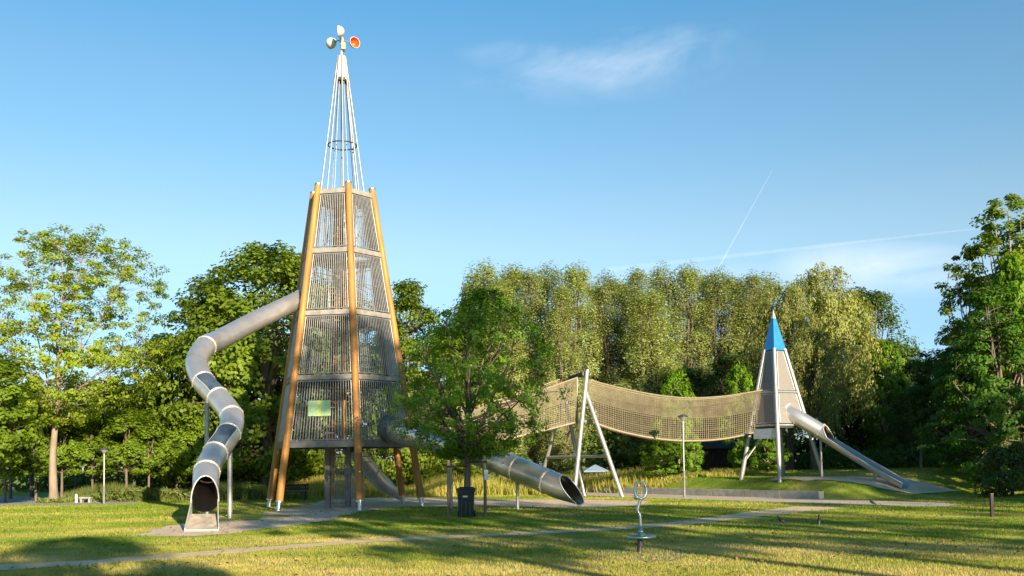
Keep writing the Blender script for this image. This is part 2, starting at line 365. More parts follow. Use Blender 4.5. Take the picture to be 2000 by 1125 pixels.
# ------------------------------------------------------------------ ground
rng = np.random.default_rng(7)
def axis(a, b, fine0, fine1, step, coarse):
    return np.array(sorted(set(list(np.arange(a, fine0, coarse)) + list(np.arange(fine0, fine1, step)) + list(np.arange(fine1, b + 1, coarse)))))
gx = axis(-500, 500, -34, 46, .5, 26); gy = axis(-150, 900, 4, 84, .5, 35)
X, Y = np.meshgrid(gx, gy); Z = terr(X, Y)
nx, ny = len(gx), len(gy)
idx = np.arange(nx * ny).reshape(ny, nx)
faces = np.stack([idx[:-1, :-1], idx[:-1, 1:], idx[1:, 1:], idx[1:, :-1]], -1).reshape(-1, 4)
me = np_mesh('lawn', np.stack([X, Y, Z], -1).reshape(-1, 3), faces); me.polygons.foreach_set('use_smooth', [True] * len(me.polygons))
tagk(link('lawn', me, MT['lawn']), kind='structure')

def wobble(poly, step=.35, amp=.10, seed=1, closed=True):
    rr = random.Random(seed); out = []; n = len(poly)
    for i in range(n if closed else n - 1):
        a, b = poly[i], poly[(i + 1) % n]; L_ = (b - a).length; k = max(1, int(L_ / step))
        for j in range(k):
            p = a.lerp(b, j / k); out.append(Vector((p.x + rr.gauss(0, amp), p.y + rr.gauss(0, amp), p.z)))
    return out
SHEETS = []
def sheet(name, poly, z, m, seed=1, amp=.1):
    pl = wobble(poly, amp=amp, seed=seed)
    bm = bmesh.new(); vs = [bm.verts.new((p.x, p.y, 0)) for p in pl]; f = bm.faces.new(vs)
    if f.normal.z < 0: f.normal_flip()
    bmesh.ops.triangulate(bm, faces=[f])
    if name in ('landing_sand', 'worn_sand'):
        for _ in range(3): bmesh.ops.subdivide_edges(bm, edges=[e for e in bm.edges if e.calc_length() > .5], cuts=1, use_grid_fill=True)
        bmesh.ops.triangulate(bm, faces=bm.faces[:])
    for v in bm.verts: v.co.z = T(v.co.x, v.co.y) + z
    me = bpy.data.meshes.new(name); bm.to_mesh(me); bm.free()
    o = tagk(link(name, me, m), kind='structure'); SHEETS.append((np.array([(p.x, p.y) for p in pl]), .30 if name == 'shadow_ring' else 1.0)); return o
def gp(*pts): return [G(a, b) for a, b in pts]
# worn footpath across the front, drawn as a ribbon of constant width
def ribbon(name, mid, widths, z, m, seed, amp=.06):
    mid = crv(mid, 8); n = len(mid); a = []; b = []
    for i, p in enumerate(mid):
        t = (mid[min(i + 1, n - 1)] - mid[max(i - 1, 0)]).normalized(); q = Vector((-t.y, t.x, 0))
        w_ = np.interp(i / (n - 1), np.linspace(0, 1, len(widths)), widths)
        a.append(p + q * w_ / 2); b.append(p - q * w_ / 2)
    return sheet(name, a + b[::-1], z, m, seed, amp)
ribbon('footpath', gp((-160, 1122), (0, 1109), (250, 1094), (500, 1073), (750, 1055), (1000, 1043), (1200, 1033), (1350, 1020), (1480, 1004), (1610, 990)), [1.1, 1.1, 1.0, .95, .9, .9, 1.3, 2.2], .008, MT['path'], 3)
sheet('sand_pit', gp((262, 1046), (335, 1025), (400, 1016), (450, 1012), (520, 1001), (600, 986), (640, 976), (740, 972), (850, 972), (1000, 976), (1150, 976), (1265, 979), (1260, 987), (1150, 992), (1000, 990), (900, 988), (850, 990), (780, 990), (700, 1000), (640, 1017), (560, 1027), (440, 1043), (360, 1048)), .004, MT['sand'], 5, .12)
pa = [WA - _wn * .05, WB + _wd * .1 - _wn * .05]
sheet('paved_path', [WA - _wn * .06 - _wd * 6, WB - _wn * .06 + _wd * 1.5, *gp((1700, 978), (1850, 983), (1872, 986), (1840, 990), (1700, 987), (1600, 984), (1400, 977), (1200, 970), (1000, 962))], .012, MT['pave'], 9, .05)
sheet('grey_path', gp((-60, 990), (-60, 972), (60, 969), (95, 970), (150, 978), (235, 978), (280, 982), (240, 985), (150, 986), (60, 986)), .004, MT['concrete'], 11, .1)
sheet('shadow_ring', [G(1247, 1083) + Vector((1.05 * math.cos(a), 1.25 * math.sin(a), 0)) for a in np.linspace(0, 2 * math.pi, 24)[:-1]], .003, MT['shadowgrass'], 13, .09)  # ring of shadow and long grass round the spinner, put in as colour
mp_ = [P(1500, 938, 48.3), P(1640, 939, 48.3), P(1760, 944, 47.6), P(1880, 952, 46), P(1790, 954, 44), P(1690, 950, 44.8), P(1570, 944, 46.6)]
sheet('landing_sand', mp_, .03, MT['sand'], 15, .08)
sheet('worn_sand', [P(1745, 963, 45) + Vector((1.1 * math.cos(a), .5 * math.sin(a), 0)) for a in np.linspace(0, 2 * math.pi, 18)[:-1]], .03, MT['sand'], 17, .05)

def inside(x, y, poly):
    c = np.zeros(len(x), bool); n = len(poly); j = n - 1
    for i in range(n):
        xi, yi, xj, yj = *poly[i], *poly[j]
        m = ((yi > y) != (yj > y)) & (x < (xj - xi) * (y - yi) / (yj - yi + 1e-12) + xi); c ^= m; j = i
    return c
def blades(name, x, y, h, wd, m, bend=.35, kind='stuff', label=None):
    n = len(x); z = terr(x, y); az = rng.uniform(0, 2 * math.pi, n); hh = h * rng.uniform(.55, 1.25, n); ww = wd * rng.uniform(.7, 1.3, n)
    ca, sa = np.cos(az), np.sin(az); la = rng.uniform(0, 2 * math.pi, n); lb = hh * bend * rng.uniform(.2, 1.4, n)
    v = np.empty((n, 3, 3))
    v[:, 0] = np.stack([x - ca * ww / 2, y - sa * ww / 2, z - .01], -1); v[:, 1] = np.stack([x + ca * ww / 2, y + sa * ww / 2, z - .01], -1)
    v[:, 2] = np.stack([x + np.cos(la) * lb, y + np.sin(la) * lb, z + hh], -1)
    me = np_mesh(name, v.reshape(-1, 3), np.arange(3 * n).reshape(-1, 3))
    return tagk(link(name, me, m), kind=kind)
def scatter(n, d0, d1, power=1.0, half=.56):
    d = d0 + (d1 - d0) * rng.random(n) ** power; x = (rng.random(n) * 2 - 1) * (d * half + .8); return x, d
def keep_off(x, y, frac=1.0):
    k = np.ones(len(x), bool)
    for s_, fr_ in SHEETS: k &= ~(inside(x, y, s_) & (rng.random(len(x)) < frac * fr_))
    return k
x, y = scatter(430000, 14.5, 33, 1.15); k = keep_off(x, y, .985)
clump = np.sin(x * 2.1 + np.sin(y * 1.7)) * np.sin(y * 2.6 + np.sin(x * 1.3)); k &= rng.random(len(x)) < .72 + .28 * clump
blades('short_grass', x[k], y[k], .047, .011, MT['blade'])
x, y = scatter(190000, 32, 66, 1.1); k = keep_off(x, y, .97); s_ = (x - WB.x) * _wn.x + (y - WB.y) * _wn.y; e_ = (x - WB.x) * _wd.x + (y - WB.y) * _wd.y
k &= ~((s_ > -.1) & (s_ < .5) & (e_ < .3))
blades('mown_grass', x[k], y[k], .06, .024, MT['blade'])

x, y = scatter(2600, 14.5, 40, 1.1); k = (np.sin(x * .9 + y * .35) + np.sin(y * 1.3 - x * .5)) > -.2; x, y = x[k], y[k]; n_ = len(x)
nn_ = rng.normal(size=(n_, 3)) * .35 + np.array([0, 0, 1.0]); nn_ /= np.linalg.norm(nn_, axis=1, keepdims=True)
LITTER = (np.stack([x, y, terr(x, y) + .05], -1), nn_)
x, y = scatter(26000, 15, 36, 1.1); k = keep_off(x, y) & ((np.sin(x * 1.1 + 2 * np.sin(y * .5)) * np.sin(y * 1.4 + x * .3)) > .45)
blades('weeds', x[k], y[k], .085, .022, L['reed'], .8)

# ------------------------------------------------------------------ low wall
t = thing('retaining_wall', 'low grey concrete retaining wall edging the grassy mound beside the pale path', 'wall', (WB.x, WB.y, 0))
wl = (WB - WA).length; nb = 11; ax = (_wd, _wn, Vector((0, 0, 1)))
for i in range(nb):
    c = WA + _wd * (wl * (i + .5) / nb) + _wn * .17 + Vector((0, 0, .165 + .004 * (i % 3)))
    MB().bevbox(c, (wl / nb - .025, .34 + .006 * (i % 2), .35), .012, ax).build('block', MT['concrete'], t)

# ------------------------------------------------------------------ big climbing tower
TB = G(673, 990); TB = P(673, 988, 42.5); TX, TY = TB.x, TB.y
LV = [2.70, 5.49, 8.25, 10.96, 13.60]; PT = 13.9
ANG = [R(20 + 60 * k) for k in range(6)]
LEAN = -0.06 / 20
def RR(z): return 3.50 + (1.36 - 3.50) * z / PT
def corner(k, z, dr=0.0):
    a = ANG[k % 6]; r_ = RR(z) + dr; return Vector((TX + r_ * math.sin(a), TY - r_ * math.cos(a), z))
tw = thing('climbing_tower', 'tall six-sided wooden and steel climbing tower with open spire and wind cups on top', 'climbing tower', (TX, TY, 0))
for k in range(6):
    p = MB().tube([corner(k, z) for z in np.linspace(.34, PT, 12)], [.155 - .02 * i / 11 for i in range(12)], 16).build('pole', MT['wood'], tw)
    MB().tube([corner(k, -.05), corner(k, .36)], .098, 12).tube([corner(k, .33), corner(k, .39)], .165, 14).build('pole_foot', MT['steel'], p)
    MB().tube([corner(k, PT + .002), corner(k, PT + .05)], .15, 16).build('pole_cap', MT['steel'], p)
    for zz in (1.55, 3.1):
        q = corner(k, zz); dv = (q - Vector((TX, TY, zz))).normalized(); MB().tube([q + dv * .12, q + dv * .175], .03, 8).build('bolt', MT['steel'], p)
def lerp_side(k, z, t, dr=0): return corner(k, z, dr).lerp(corner(k + 1, z, dr), t)
for li in range(4):
    z0, z1 = LV[li] + .17, LV[li + 1] - .16
    for k in range(6):
        n = 21 if li < 2 else (18 if li == 2 else 14)
        def q(u, z):
            wdt = (corner(k, z) - corner(k + 1, z)).length; a = .20 / wdt; return lerp_side(k, z, a + (1 - 2 * a) * u, .02)
        fr = MB().tube([q(0, z0), q(0, z1)], .026, 6).tube([q(1, z0), q(1, z1)], .026, 6).tube([q(0, z0), q(1, z0)], .024, 6).tube([q(0, z1), q(1, z1)], .024, 6)
        po = fr.build('panel_frame', MT['spire'], tw)
        bm_ = MB()
        for i in range(1, n): bm_.tube([q(i / n, z0), q(i / n, z1)], .0165, 4, caps=False, smooth=False)
        bm_.build('bars', MT['bars'], po, kind='stuff')
for li, z in enumerate(LV):
    for k in range(6):
        a, b = corner(k, z), corner(k + 1, z); d_ = (b - a).normalized(); nrm = Vector((d_.y, -d_.x, 0)); Lb = (b - a).length - .26
        MB().box((a + b) / 2 + nrm * .0, (Lb, .09, .20 if li else .26), (d_, nrm, Vector((0, 0, 1)))).build('ring_beam', MT['beam'] if li else MT['column'], tw)
        if li: MB().box((a + b) / 2 - nrm * .03 - Vector((0, 0, .145)), (Lb - .02, .07, .085), (d_, nrm, Vector((0, 0, 1)))).build('shadow_gap', MT['dark'], tw)  # dark strip along the deck edge, standing in for the shadow gap
    MB().poly([corner(k, z + .02, -.12) for k in range(6)], .09).build('deck', MT['deck'], tw) if li in (0, 4) else None
    if 0 < li < 4:                        # decks with a climbing hole
        hole = Vector((TX + (.6 if li % 2 else -.5), TY + .2, z)); m_ = MB(); n6 = 6; top = [corner(k, z + .02, -.12) for k in range(6)]
        inn = [hole + Vector((.62 * math.sin(a), -.62 * math.cos(a), .02)) for a in ANG]
        vs = top + inn + [p - Vector((0, 0, .08)) for p in top + inn]; fs = []
        for k in range(6):
            l = (k + 1) % 6; fs += [(k, l, 6 + l, 6 + k), (12 + k, 18 + k, 18 + l, 12 + l), (k, 12 + k, 12 + l, l), (6 + k, 6 + l, 18 + l, 18 + k)]
        m_.add(vs, fs).build('deck', MT['deck'], tw)
MB().tube([Vector((TX, TY, 2.7)), Vector((TX, TY, 13.6))], .14, 12).build('mast', MT['wood'], tw)
rr = random.Random(4); nb_ = MB()
for li in range(4):                        # rope webs and ladders inside
    z0, z1 = LV[li] + .1, LV[li + 1] - .05; r_ = RR((z0 + z1) / 2) * .72
    for i in range(14):
        a = rr.uniform(0, 6.28); a2 = a + rr.uniform(1.2, 3.4)
        nb_.tube([Vector((TX + r_ * math.sin(a), TY + r_ * math.cos(a), rr.uniform(z0, z1))), Vector((TX + r_ * math.sin(a2), TY + r_ * math.cos(a2), rr.uniform(z0, z1)))], .018, 4, caps=False)
nb_.build('rope_web', MT['stake'], tw, kind='stuff')
lad = MB()
for li in range(4):
    cx = TX + (.55 if li % 2 else -.45) * (1 - .12 * li); z0, z1 = LV[li], LV[li + 1] + .0
    for s_ in (-.26, .26): lad.tube([Vector((cx + s_, TY - .15, z0)), Vector((cx + s_, TY - .15, z1))], .025, 6)
    for j in range(9): lad.tube([Vector((cx - .26, TY - .15, z0 + .25 + .28 * j)), Vector((cx + .26, TY - .15, z0 + .25 + .28 * j))], .02, 6)
lad.build('ladder', MT['bars'], tw)
# spire
ZS0, ZS1 = 13.72, P(668, 110, 42.5).z; spr = MB().poly([Vector((TX + 1.02 * math.sin(a), TY - 1.02 * math.cos(a), ZS0 + .06)) for a in np.linspace(0, 2 * math.pi, 25)[:-1]], .08).build('spire_base', MT['dark'], tw)
def sr(z): return .96 + (.16 - .96) * (z - ZS0) / (ZS1 - ZS0)
for k in range(8):
    a = R(12 + 45 * k)
    MB().tube([Vector((TX + sr(z) * math.sin(a), TY - sr(z) * math.cos(a), z)) for z in (ZS0 + .05, ZS1)], .036, 8).build('strut', MT['spire'], spr)
for k in range(5):
    a = R(40 + 72 * k)
    MB().tube([Vector((TX + .55 * sr(z) * math.sin(a), TY - .55 * sr(z) * math.cos(a), z)) for z in (ZS0 + .05, 18.9)], .018, 6).build('rod', MT['spire'], spr)
z_ = P(668, 284, 42.5).z
MB().tube([Vector((TX + (sr(z_) - .05) * math.sin(a), TY - (sr(z_) - .05) * math.cos(a), z_)) for a in np.linspace(0, 2 * math.pi, 33)[:-1]], .03, 6, closed=True).build('hoop', MT['dark'], spr)
for k in range(8):                          # solid sheet cone near the top
    a0, a1 = R(12 + 45 * k), R(57 + 45 * k); zc = P(668, 157, 42.5).z; f_ = .94
    vs = [Vector((TX + f_ * sr(z) * math.sin(a), TY - f_ * sr(z) * math.cos(a), z)) for z, a in ((zc, a0), (zc, a1), (ZS1, a1), (ZS1, a0))]
    vi = [Vector((TX + (f_ - .12) * sr(z) * math.sin(a), TY - (f_ - .12) * sr(z) * math.cos(a), z)) for z, a in ((zc, a0), (zc, a1), (ZS1, a1), (ZS1, a0))]
    MB().add(vs + vi, [(0, 1, 2, 3), (7, 6, 5, 4), (0, 4, 5, 1), (3, 2, 6, 7)]).build('cone_sheet', MT['white'], spr)
MB().tube([Vector((TX, TY, P(668, 160, 42.5).z)), Vector((TX, TY, P(668, 154, 42.5).z))], .27, 12).build('cone_shade_disc', MT['dark'], spr)  # dark disc in place of the shaded inside of the cone
# wind cups
HZ = P(668, 78, 42.5).z
an = MB().tube([Vector((TX, TY, HZ - .9)), Vector((TX, TY, HZ + .05))], [.06, .045], 10).lathe((TX, TY, HZ - .02), [(0, -.1), (.09, -.1), (.09, .1), (.05, .15), (0, .15)], 14).build('anemometer', MT['white'], tw)
for k, a in enumerate((-83, 37, 157)):
    dv = Vector((math.cos(R(a)), math.sin(R(a)), 0)); tn = Vector((dv.y, -dv.x, 0)); c = Vector((TX, TY, HZ)) + dv * .6
    MB().tube([Vector((TX, TY, HZ)), c - dv * .2], .024, 8).build('arm', MT['spire'], an)
    if k == 0: c += Vector((0, 0, .11))
    prof = [(.245 * math.sin(u), .12 - .245 * math.cos(u) * 1.15) for u in np.linspace(0.05, math.pi / 2, 10)]
    cp = MB().lathe(c, prof, 24, tn).build('cup', MT['white'], an)
    MB().lathe(c, [(r_ * .93, z + .012) for r_, z in prof], 24, tn).build('cup_lining', MT['orange'], cp)
    MB().tube([c + tn * .12 + (Vector((0, 0, 1)) * math.cos(u) + dv * math.sin(u)) * .242 for u in np.linspace(0, 2 * math.pi, 25)[:-1]], .014, 6, closed=True).build('cup_rim', MT['white'], cp)
MB().bevbox((TX + .1, TY - .1, HZ - .32), (.16, .14, .3), .02).build('sensor_box', MT['yellow'], an)
MB().tube([Vector((TX + .12, TY - .1, HZ - .56)), Vector((TX + .12, TY - .1, HZ - .48))], .05, 10).build('sensor_plug', MT['dark'], an)
# notice on the front grille
SA = P(624, 781, 39.75); SBq = P(669, 809, 39.75); fa, fb = corner(5, 4.1), corner(6, 4.1); fd = (fb - fa).normalized(); fn = Vector((fd.y, -fd.x, 0))
def notice_mat():
    m = mat('printed_notice', (.42, .60, .22), .45); t_ = m.node_tree; b = t_.nodes['Principled BSDF']
    tc = N(t_, 'ShaderNodeTexCoord'); br = N(t_, 'ShaderNodeTexBrick'); br.inputs['Scale'].default_value = 2.2; br.inputs['Color1'].default_value = (.46, .62, .24, 1); br.inputs['Color2'].default_value = (.36, .58, .40, 1)
    br.inputs['Mortar'].default_value = (.55, .68, .18, 1); br.inputs['Mortar Size'].default_value = .03; lk(t_, tc.outputs['Object'], br.inputs['Vector']); lk(t_, br.outputs[0], b.inputs['Base Color']); return m
zc = 1.8 + (909 - 795) * 39.7 / 1900; wm = lerp_side(5, zc, .45, .02)
MB().box(wm + fn * .06, (.98, .025, .64), (fd, fn, Vector((0, 0, 1)))).build('notice_board', notice_mat(), tw)
# stair core below the cage
st = MB()
for px_ in (640, 680):
    c = P(px_, 950, 42.3); st.box((c.x, c.y, 1.33), (.22, .22, 2.66))
st.build('stair_column', MT['column'], tw)
c0, c1 = P(640, 950, 42.3), P(680, 950, 42.3); gr = MB(); ru = MB()
for i in range(1, 12):
    q_ = c0.lerp(c1, i / 12); gr.tube([Vector((q_.x, q_.y, .02)), Vector((q_.x, q_.y, 2.66))], .013, 4, caps=False)
for j in range(9): ru.box(((c0.x + c1.x) / 2, c0.y + .55, .15 + .29 * j), (.7, .22, .04))
for i in range(12):
    q_ = P(686 + i * 2.4, 950, 41.9); gr.tube([Vector((q_.x, q_.y, .02)), Vector((q_.x, q_.y, 1.75))], .012, 4, caps=False)
gr.build('stair_bars', MT['bars'], tw, kind='stuff')
for j in range(9): MB().box(((c0.x + c1.x) / 2, c0.y + .55 + .02 * j, .15 + .29 * j), (.7, .24, .045)).build('rung', MT['bars'], tw)
sc_ = P(697, 950, 42.9)
for j in range(10):
    a = R(200 - 22 * j); dv = Vector((math.cos(a), math.sin(a), 0)); q_ = Vector((sc_.x, sc_.y, .2 + .25 * j)) + dv * .42
    MB().box(q_, (.62, .26, .05), (dv, Vector((-dv.y, dv.x, 0)), Vector((0, 0, 1)))).build('stair_tread', MT['bars'], tw)
MB().tube([Vector((sc_.x, sc_.y, 0)), Vector((sc_.x, sc_.y, 2.66))], .06, 10).build('newel', MT['column'], tw)

# ------------------------------------------------------------------ tube slides
def ring_at(c, tdir, r_, w_=.05):
    tdir = tdir.normalized(); sd_ = tdir.cross(Vector((0, 0, 1))).normalized(); up = sd_.cross(tdir); n = 28
    mb = MB()
    for o_ in ((-w_ * 1.1, w_ * 1.1) if w_ < .045 else (0,)):        # a pair of bolted flanges
        mb.tube([c + tdir * o_ + (up * math.cos(u) + sd_ * math.sin(u)) * r_ for u in np.linspace(0, 2 * math.pi, n + 1)[:-1]], w_, 6, closed=True)
    if w_ < .045:
        for u in np.linspace(0, 2 * math.pi, 13)[:-1]:
            q = c + (up * math.cos(u) + sd_ * math.sin(u)) * (r_ + .02); mb.tube([q - tdir * .05, q + tdir * .05], .009, 5)
    return mb
def tube_slide(root, knots, rad, cut=.85, n=8):
    """knots: (point, kind of the run that starts here); kind tube / window / mouth"""
    pts = [k[0] for k in knots]; path = crv(pts, n)
    for i, (p, kd) in enumerate(knots[:-1]):
        seg = path[i * n:(i + 1) * n + 1]
        if kd == 'mouth': seg = crv(seg, 3)
        r_ = [rad] * len(seg)
        tdir = path[min(i * n + 1, len(path) - 1)] - path[max(i * n - 1, 0)]
        if kd in ('tube', 'tubering', 'window'):
            if kd == 'window':
                MB().tube(seg, r_, 22, arc=[(R(62), R(298))] * len(seg)).build('half_tube', MT['slide'], root)
                wn_ = MB().tube(seg, [rad * .985] * len(seg), 14, arc=[(R(-60), R(60))] * len(seg)).build('window', MT['tubewin'], root)
                for a in (60, -60):
                    rail = []
                    for j, q in enumerate(seg):
                        tt = (seg[min(j + 1, len(seg) - 1)] - seg[max(j - 1, 0)]).normalized(); sd_ = tt.cross(Vector((0, 0, 1))).normalized(); up = sd_.cross(tt)
                        rail.append(q + (up * math.cos(R(a)) + sd_ * math.sin(R(a))) * rad)
                    MB().tube(rail, .024, 6).build('window_rail', MT['rim'], root)
            else: MB().tube(seg, r_, 28, caps=False).build('tube_section', MT['slide'], root)
            if kd != 'tube': ring_at(p, tdir, rad + .004, .017).build('joint_ring', MT['rim'], root)
        elif kd == 'mouth':
            m = len(seg); arc = []
            for j in range(m):
                u = j / (m - 1); h = 179 - math.degrees(math.acos(max(-1, 1 - 2 * u * cut)))      # half angle of metal left, from the bottom
                arc.append((R(180 - h), R(180 + h)))
            MB().tube(seg, r_, 28, arc=arc).build('exit_trough', MT['slide'], root)
            for sgn in (1, -1):
                rail = []
                for j, q in enumerate(seg):
                    tt = (seg[min(j + 1, m - 1)] - seg[max(j - 1, 0)]).normalized(); sd_ = tt.cross(Vector((0, 0, 1))).normalized(); up = sd_.cross(tt)
                    a = arc[j][0] if sgn > 0 else arc[j][1]; rail.append(q + (up * math.cos(a) + sd_ * math.sin(a)) * rad)
                MB().tube(rail, .024, 6).build('trough_edge', MT['rim'], root)
            tt = (seg[-1] - seg[-2]).normalized(); sd_ = tt.cross(Vector((0, 0, 1))).normalized(); up = sd_.cross(tt)
            if cut > .6: MB().tube([seg[-1] + (up * math.cos(a) + sd_ * math.sin(a)) * rad for a in np.linspace(arc[-1][0], arc[-1][1], 12)], .022, 6).build('lip', MT['rim'], root)
    return path
s1 = thing('tube_slide', 'long winding steel tube slide curling down the left side of the climbing tower', 'slide', (G(396, 1037).x, G(396, 1037).y, 0))
k1 = [(P(590, 583, 41.9), 'tubering'), (P(500, 626, 39.6), 'tube'), (P(428, 664, 37.4), 'tube'), (P(402, 676, 36.3), 'tubering'), (P(384, 708, 35.2), 'tube'), (P(397, 745, 34.3), 'window'), (P(425, 776, 33.7), 'tubering'),
      (P(452, 812, 32.9), 'tubering'), (P(447, 846, 32.1), 'window'), (P(421, 884, 31.1), 'tubering'), (P(404, 921, 30.0), 'tubering'), (P(402, 950, 29.3), 'mouth'), (P(399, 985, 28.6), 'end')]
RAD1 = .39
tube_slide(s1, k1[:-1] + [(P(400, 979, 28.7), 'end')], RAD1, .52)
# flat sandy run-out at its foot
def runout():
    top, ends = P(400, 979, 28.72), G(394, 1038)
    m_ = MB(); a = top - Vector((0, 0, RAD1)); 
    q = [(-.37, a.y, a.z + .02), (.37, a.y, a.z + .02), (.46, ends.y, .035), (-.46, ends.y, .035)]
    xs = [a.x, a.x, ends.x, ends.x]; vs = [Vector((xs[i] + q[i][0], q[i][1], q[i][2])) for i in range(4)]
    m_.add([v + Vector((0, 0, .0)) for v in vs] + [v - Vector((0, 0, .05)) for v in vs], [(0, 3, 2, 1), (4, 5, 6, 7), (0, 1, 5, 4), (1, 2, 6, 5), (2, 3, 7, 6), (3, 0, 4, 7)])
    b = m_.build('run_out', MT['dusty'], s1)
    for i, j, h in ((0, 3, .42), (1, 2, .42)):
        p0, p1 = vs[i], vs[j]; sgn = -1 if i == 0 else 1
        MB().add([p0 - Vector((0, 0, .05)), p1 - Vector((0, 0, .03)), p1 + Vector((0, 0, .07)), p0 + Vector((0, 0, h)), *[v + Vector((.03 * sgn, 0, 0)) for v in (p0 - Vector((0, 0, .05)), p1 - Vector((0, 0, .03)), p1 + Vector((0, 0, .07)), p0 + Vector((0, 0, h)))]],
                 [(0, 1, 2, 3), (7, 6, 5, 4), (0, 4, 5, 1), (1, 5, 6, 2), (2, 6, 7, 3), (3, 7, 4, 0)]).build('side_plate', MT['rim'], s1)
    MB().tube([vs[2] + Vector((.03, 0, 0)), vs[3] - Vector((.03, 0, 0))], .04, 8).build('front_lip', MT['rim'], s1)
runout()
for px_, pyt, d in ((404, 700, 36.0), (449, 862, 33.6)):
    a = P(px_, pyt, d); MB().tube([Vector((a.x, a.y, -.1)), a], .085, 12).build('support_post', MT['pipe'], s1)

e2 = P(1128, 966, 36.2)
s2 = thing('tube_slide', 'straight grey steel tube slide running down behind the staked young tree', 'slide', (e2.x, e2.y, 0))
k2 = [(P(762, 838, 40.9), 'tubering'), (P(800, 848, 40.3), 'tube'), (P(845, 859, 39.8), 'tubering'), (P(900, 876, 39.2), 'tube'), (P(950, 893, 38.6), 'tubering'), (P(1008, 915, 37.8), 'tubering'), (P(1068, 940, 37.0), 'tubering'), (P(1095, 951, 36.6), 'mouth'), (P(1136, 962, 36.0), 'end')]
tube_slide(s2, k2, .47, .92)
MB().tube([P(757, 837, 41.0), P(770, 840, 40.7)], .56, 26).build('entry_flange', MT['column'], s2)
for px_, d in ((1010, 37.9), (880, 39.5)):
    a = P(px_, 915 if px_ > 1000 else 868, d); MB().tube([Vector((a.x, a.y, -.1)), a - Vector((0, 0, .3))], .06, 10).build('support_post', MT['pipe'], s2)
e3 = P(785, 966, 47)
s3 = thing('tube_slide', 'short curved grey slide coming down behind the tower legs', 'slide', (e3.x, e3.y, 0))
tube_slide(s3, [(P(684, 872, 44.2), 'tubering'), (P(705, 895, 45.2), 'tube'), (P(727, 921, 46), 'tubering'), (P(748, 945, 46.6), 'mouth'), (P(785, 963, 47.2), 'end')], .36, .8)

# ------------------------------------------------------------------ net bridge and its supports
br0 = P(1142, 968, 52)
nbk = thing('net_bridge', 'sagging rope net bridge spanning between the big tower and the blue-topped tower', 'rope bridge', (br0.x, br0.y, 0))
def net_side(tops, bots, split, name_rows=11, off=Vector((0, 0, 0)), cell=.10):
    n = 24; tp = [p + off for p in crv(tops, n)]; bt = [p + off for p in crv(bots, n)]; m = len(tp)
    L_ = sum((tp[i + 1] - tp[i]).length for i in range(m - 1))
    def at(arr, u):
        x_ = u * (m - 1); i = min(int(x_), m - 2); return arr[i].lerp(arr[i + 1], x_ - i)
    def pt(u, v): return at(tp, u).lerp(at(bt, u), v)
    coarse = MB(); fine = MB(); cr_ = .0125 if cell < .2 else .010
    nc = int(L_ / cell)
    for i in range(nc + 1): coarse.tube([pt(i / nc, split), pt(i / nc, 1)], cr_, 3, caps=False)
    for j in range(name_rows + 1):
        v = split + (1 - split) * j / name_rows; coarse.tube([pt(i / 60, v) for i in range(61)], cr_, 3, caps=False)
    nf = int(L_ / (.047 if cell < .2 else .09))
    for i in range(nf + 1): fine.tube([pt(i / nf, 0), pt(i / nf, split)], .009, 3, caps=False)
    nr = 24 if cell < .2 else 12
    for j in range(nr + 1):
        v = split * j / nr; fine.tube([pt(i / 44, v) for i in range(45)], .009, 3, caps=False)
    coarse.build('coarse_netting', MT['rope'], nbk); fine.build('fine_netting', MT['net'], nbk)
    MB().tube([pt(i / 60, 0) for i in range(61)], .032, 6).build('top_rope', MT['rope'], nbk)
    MB().tube([pt(i / 60, 1) for i in range(61)], .055, 6).build('bottom_rope', MT['rope'], nbk)
    return bt
D1, D2 = 50.5, 49.4
topB = [P(1150, 742, D1), P(1210, 757, D1 - .1), P(1280, 771, D1 - .3), P(1345, 777, D1 - .5), P(1420, 773, D1 - .8), P(1500, 760, D2)]
botB = [P(1150, 822, D1), P(1210, 842, D1 - .1), P(1280, 856, D1 - .3), P(1345, 861, D1 - .5), P(1420, 856, D1 - .8), P(1500, 838, D2)]
topA = [P(800, 788, 43.5), P(880, 795, 45.2), P(960, 790, 47), P(1040, 768, 48.8), P(1128, 737, D1 + .3)]
botA = [P(800, 862, 43.5), P(880, 868, 45.2), P(960, 862, 47), P(1040, 846, 48.8), P(1128, 824, D1 + .3)]
net_side(topB, botB, .47); net_side(topB, botB, .47, 2, Vector((.1, 1.35, 0)), .5)
net_side(topA, botA, .47); net_side(topA, botA, .47, 2, Vector((-.9, 1.1, 0)), .5)
fl = MB()
for bots, off in ((botB, Vector((.1, 1.35, 0))), (botA, Vector((-.9, 1.1, 0)))):
    bb = crv(bots, 14)
    for p in bb: fl.tube([p, p + off], .03, 4, caps=False)
    for j in range(1, 6): fl.tube([p + off * (j / 6) for p in bb], .02, 3, caps=False)
fl.build('floor_ropes', MT['rope'], nbk)
sup = thing('bridge_support', 'pale steel A-frame posts with crossbar holding up the middle of the net bridge', 'support frame', (br0.x, br0.y, 0))
def pole(parent, name, a, b, r_, m=None): return MB().tube([a, b], r_, 12).build(name, m or MT['pipe'], parent)
fA, fB = G(1121, 972), G(1216, 972); fC, fD = G(1048, 966), G(1142, 969)
apN = P(1147, 722, D1 - .15); apN2 = P(1143, 762, D1 - .1); apF = P(1112, 738, D1 + 2.0); apF2 = P(1104, 778, D1 + 2.0)
pole(sup, 'leg', fA, apN, .115); pole(sup, 'leg', fB, apN2, .115); pole(sup, 'leg', fC, apF, .105); pole(sup, 'leg', fD, apF2, .105)
pole(sup, 'crossbar', fC.lerp(apF, .33), fB.lerp(apN2, .38), .085)
pole(sup, 'top_beam', P(1114, 738, D1 + 2), P(1142, 730, D1 - .1), .13, MT['dark'])
pole(sup, 'inner_post', P(1127, 832, D1 + .35), P(1127, 738, D1 + .35), .06)
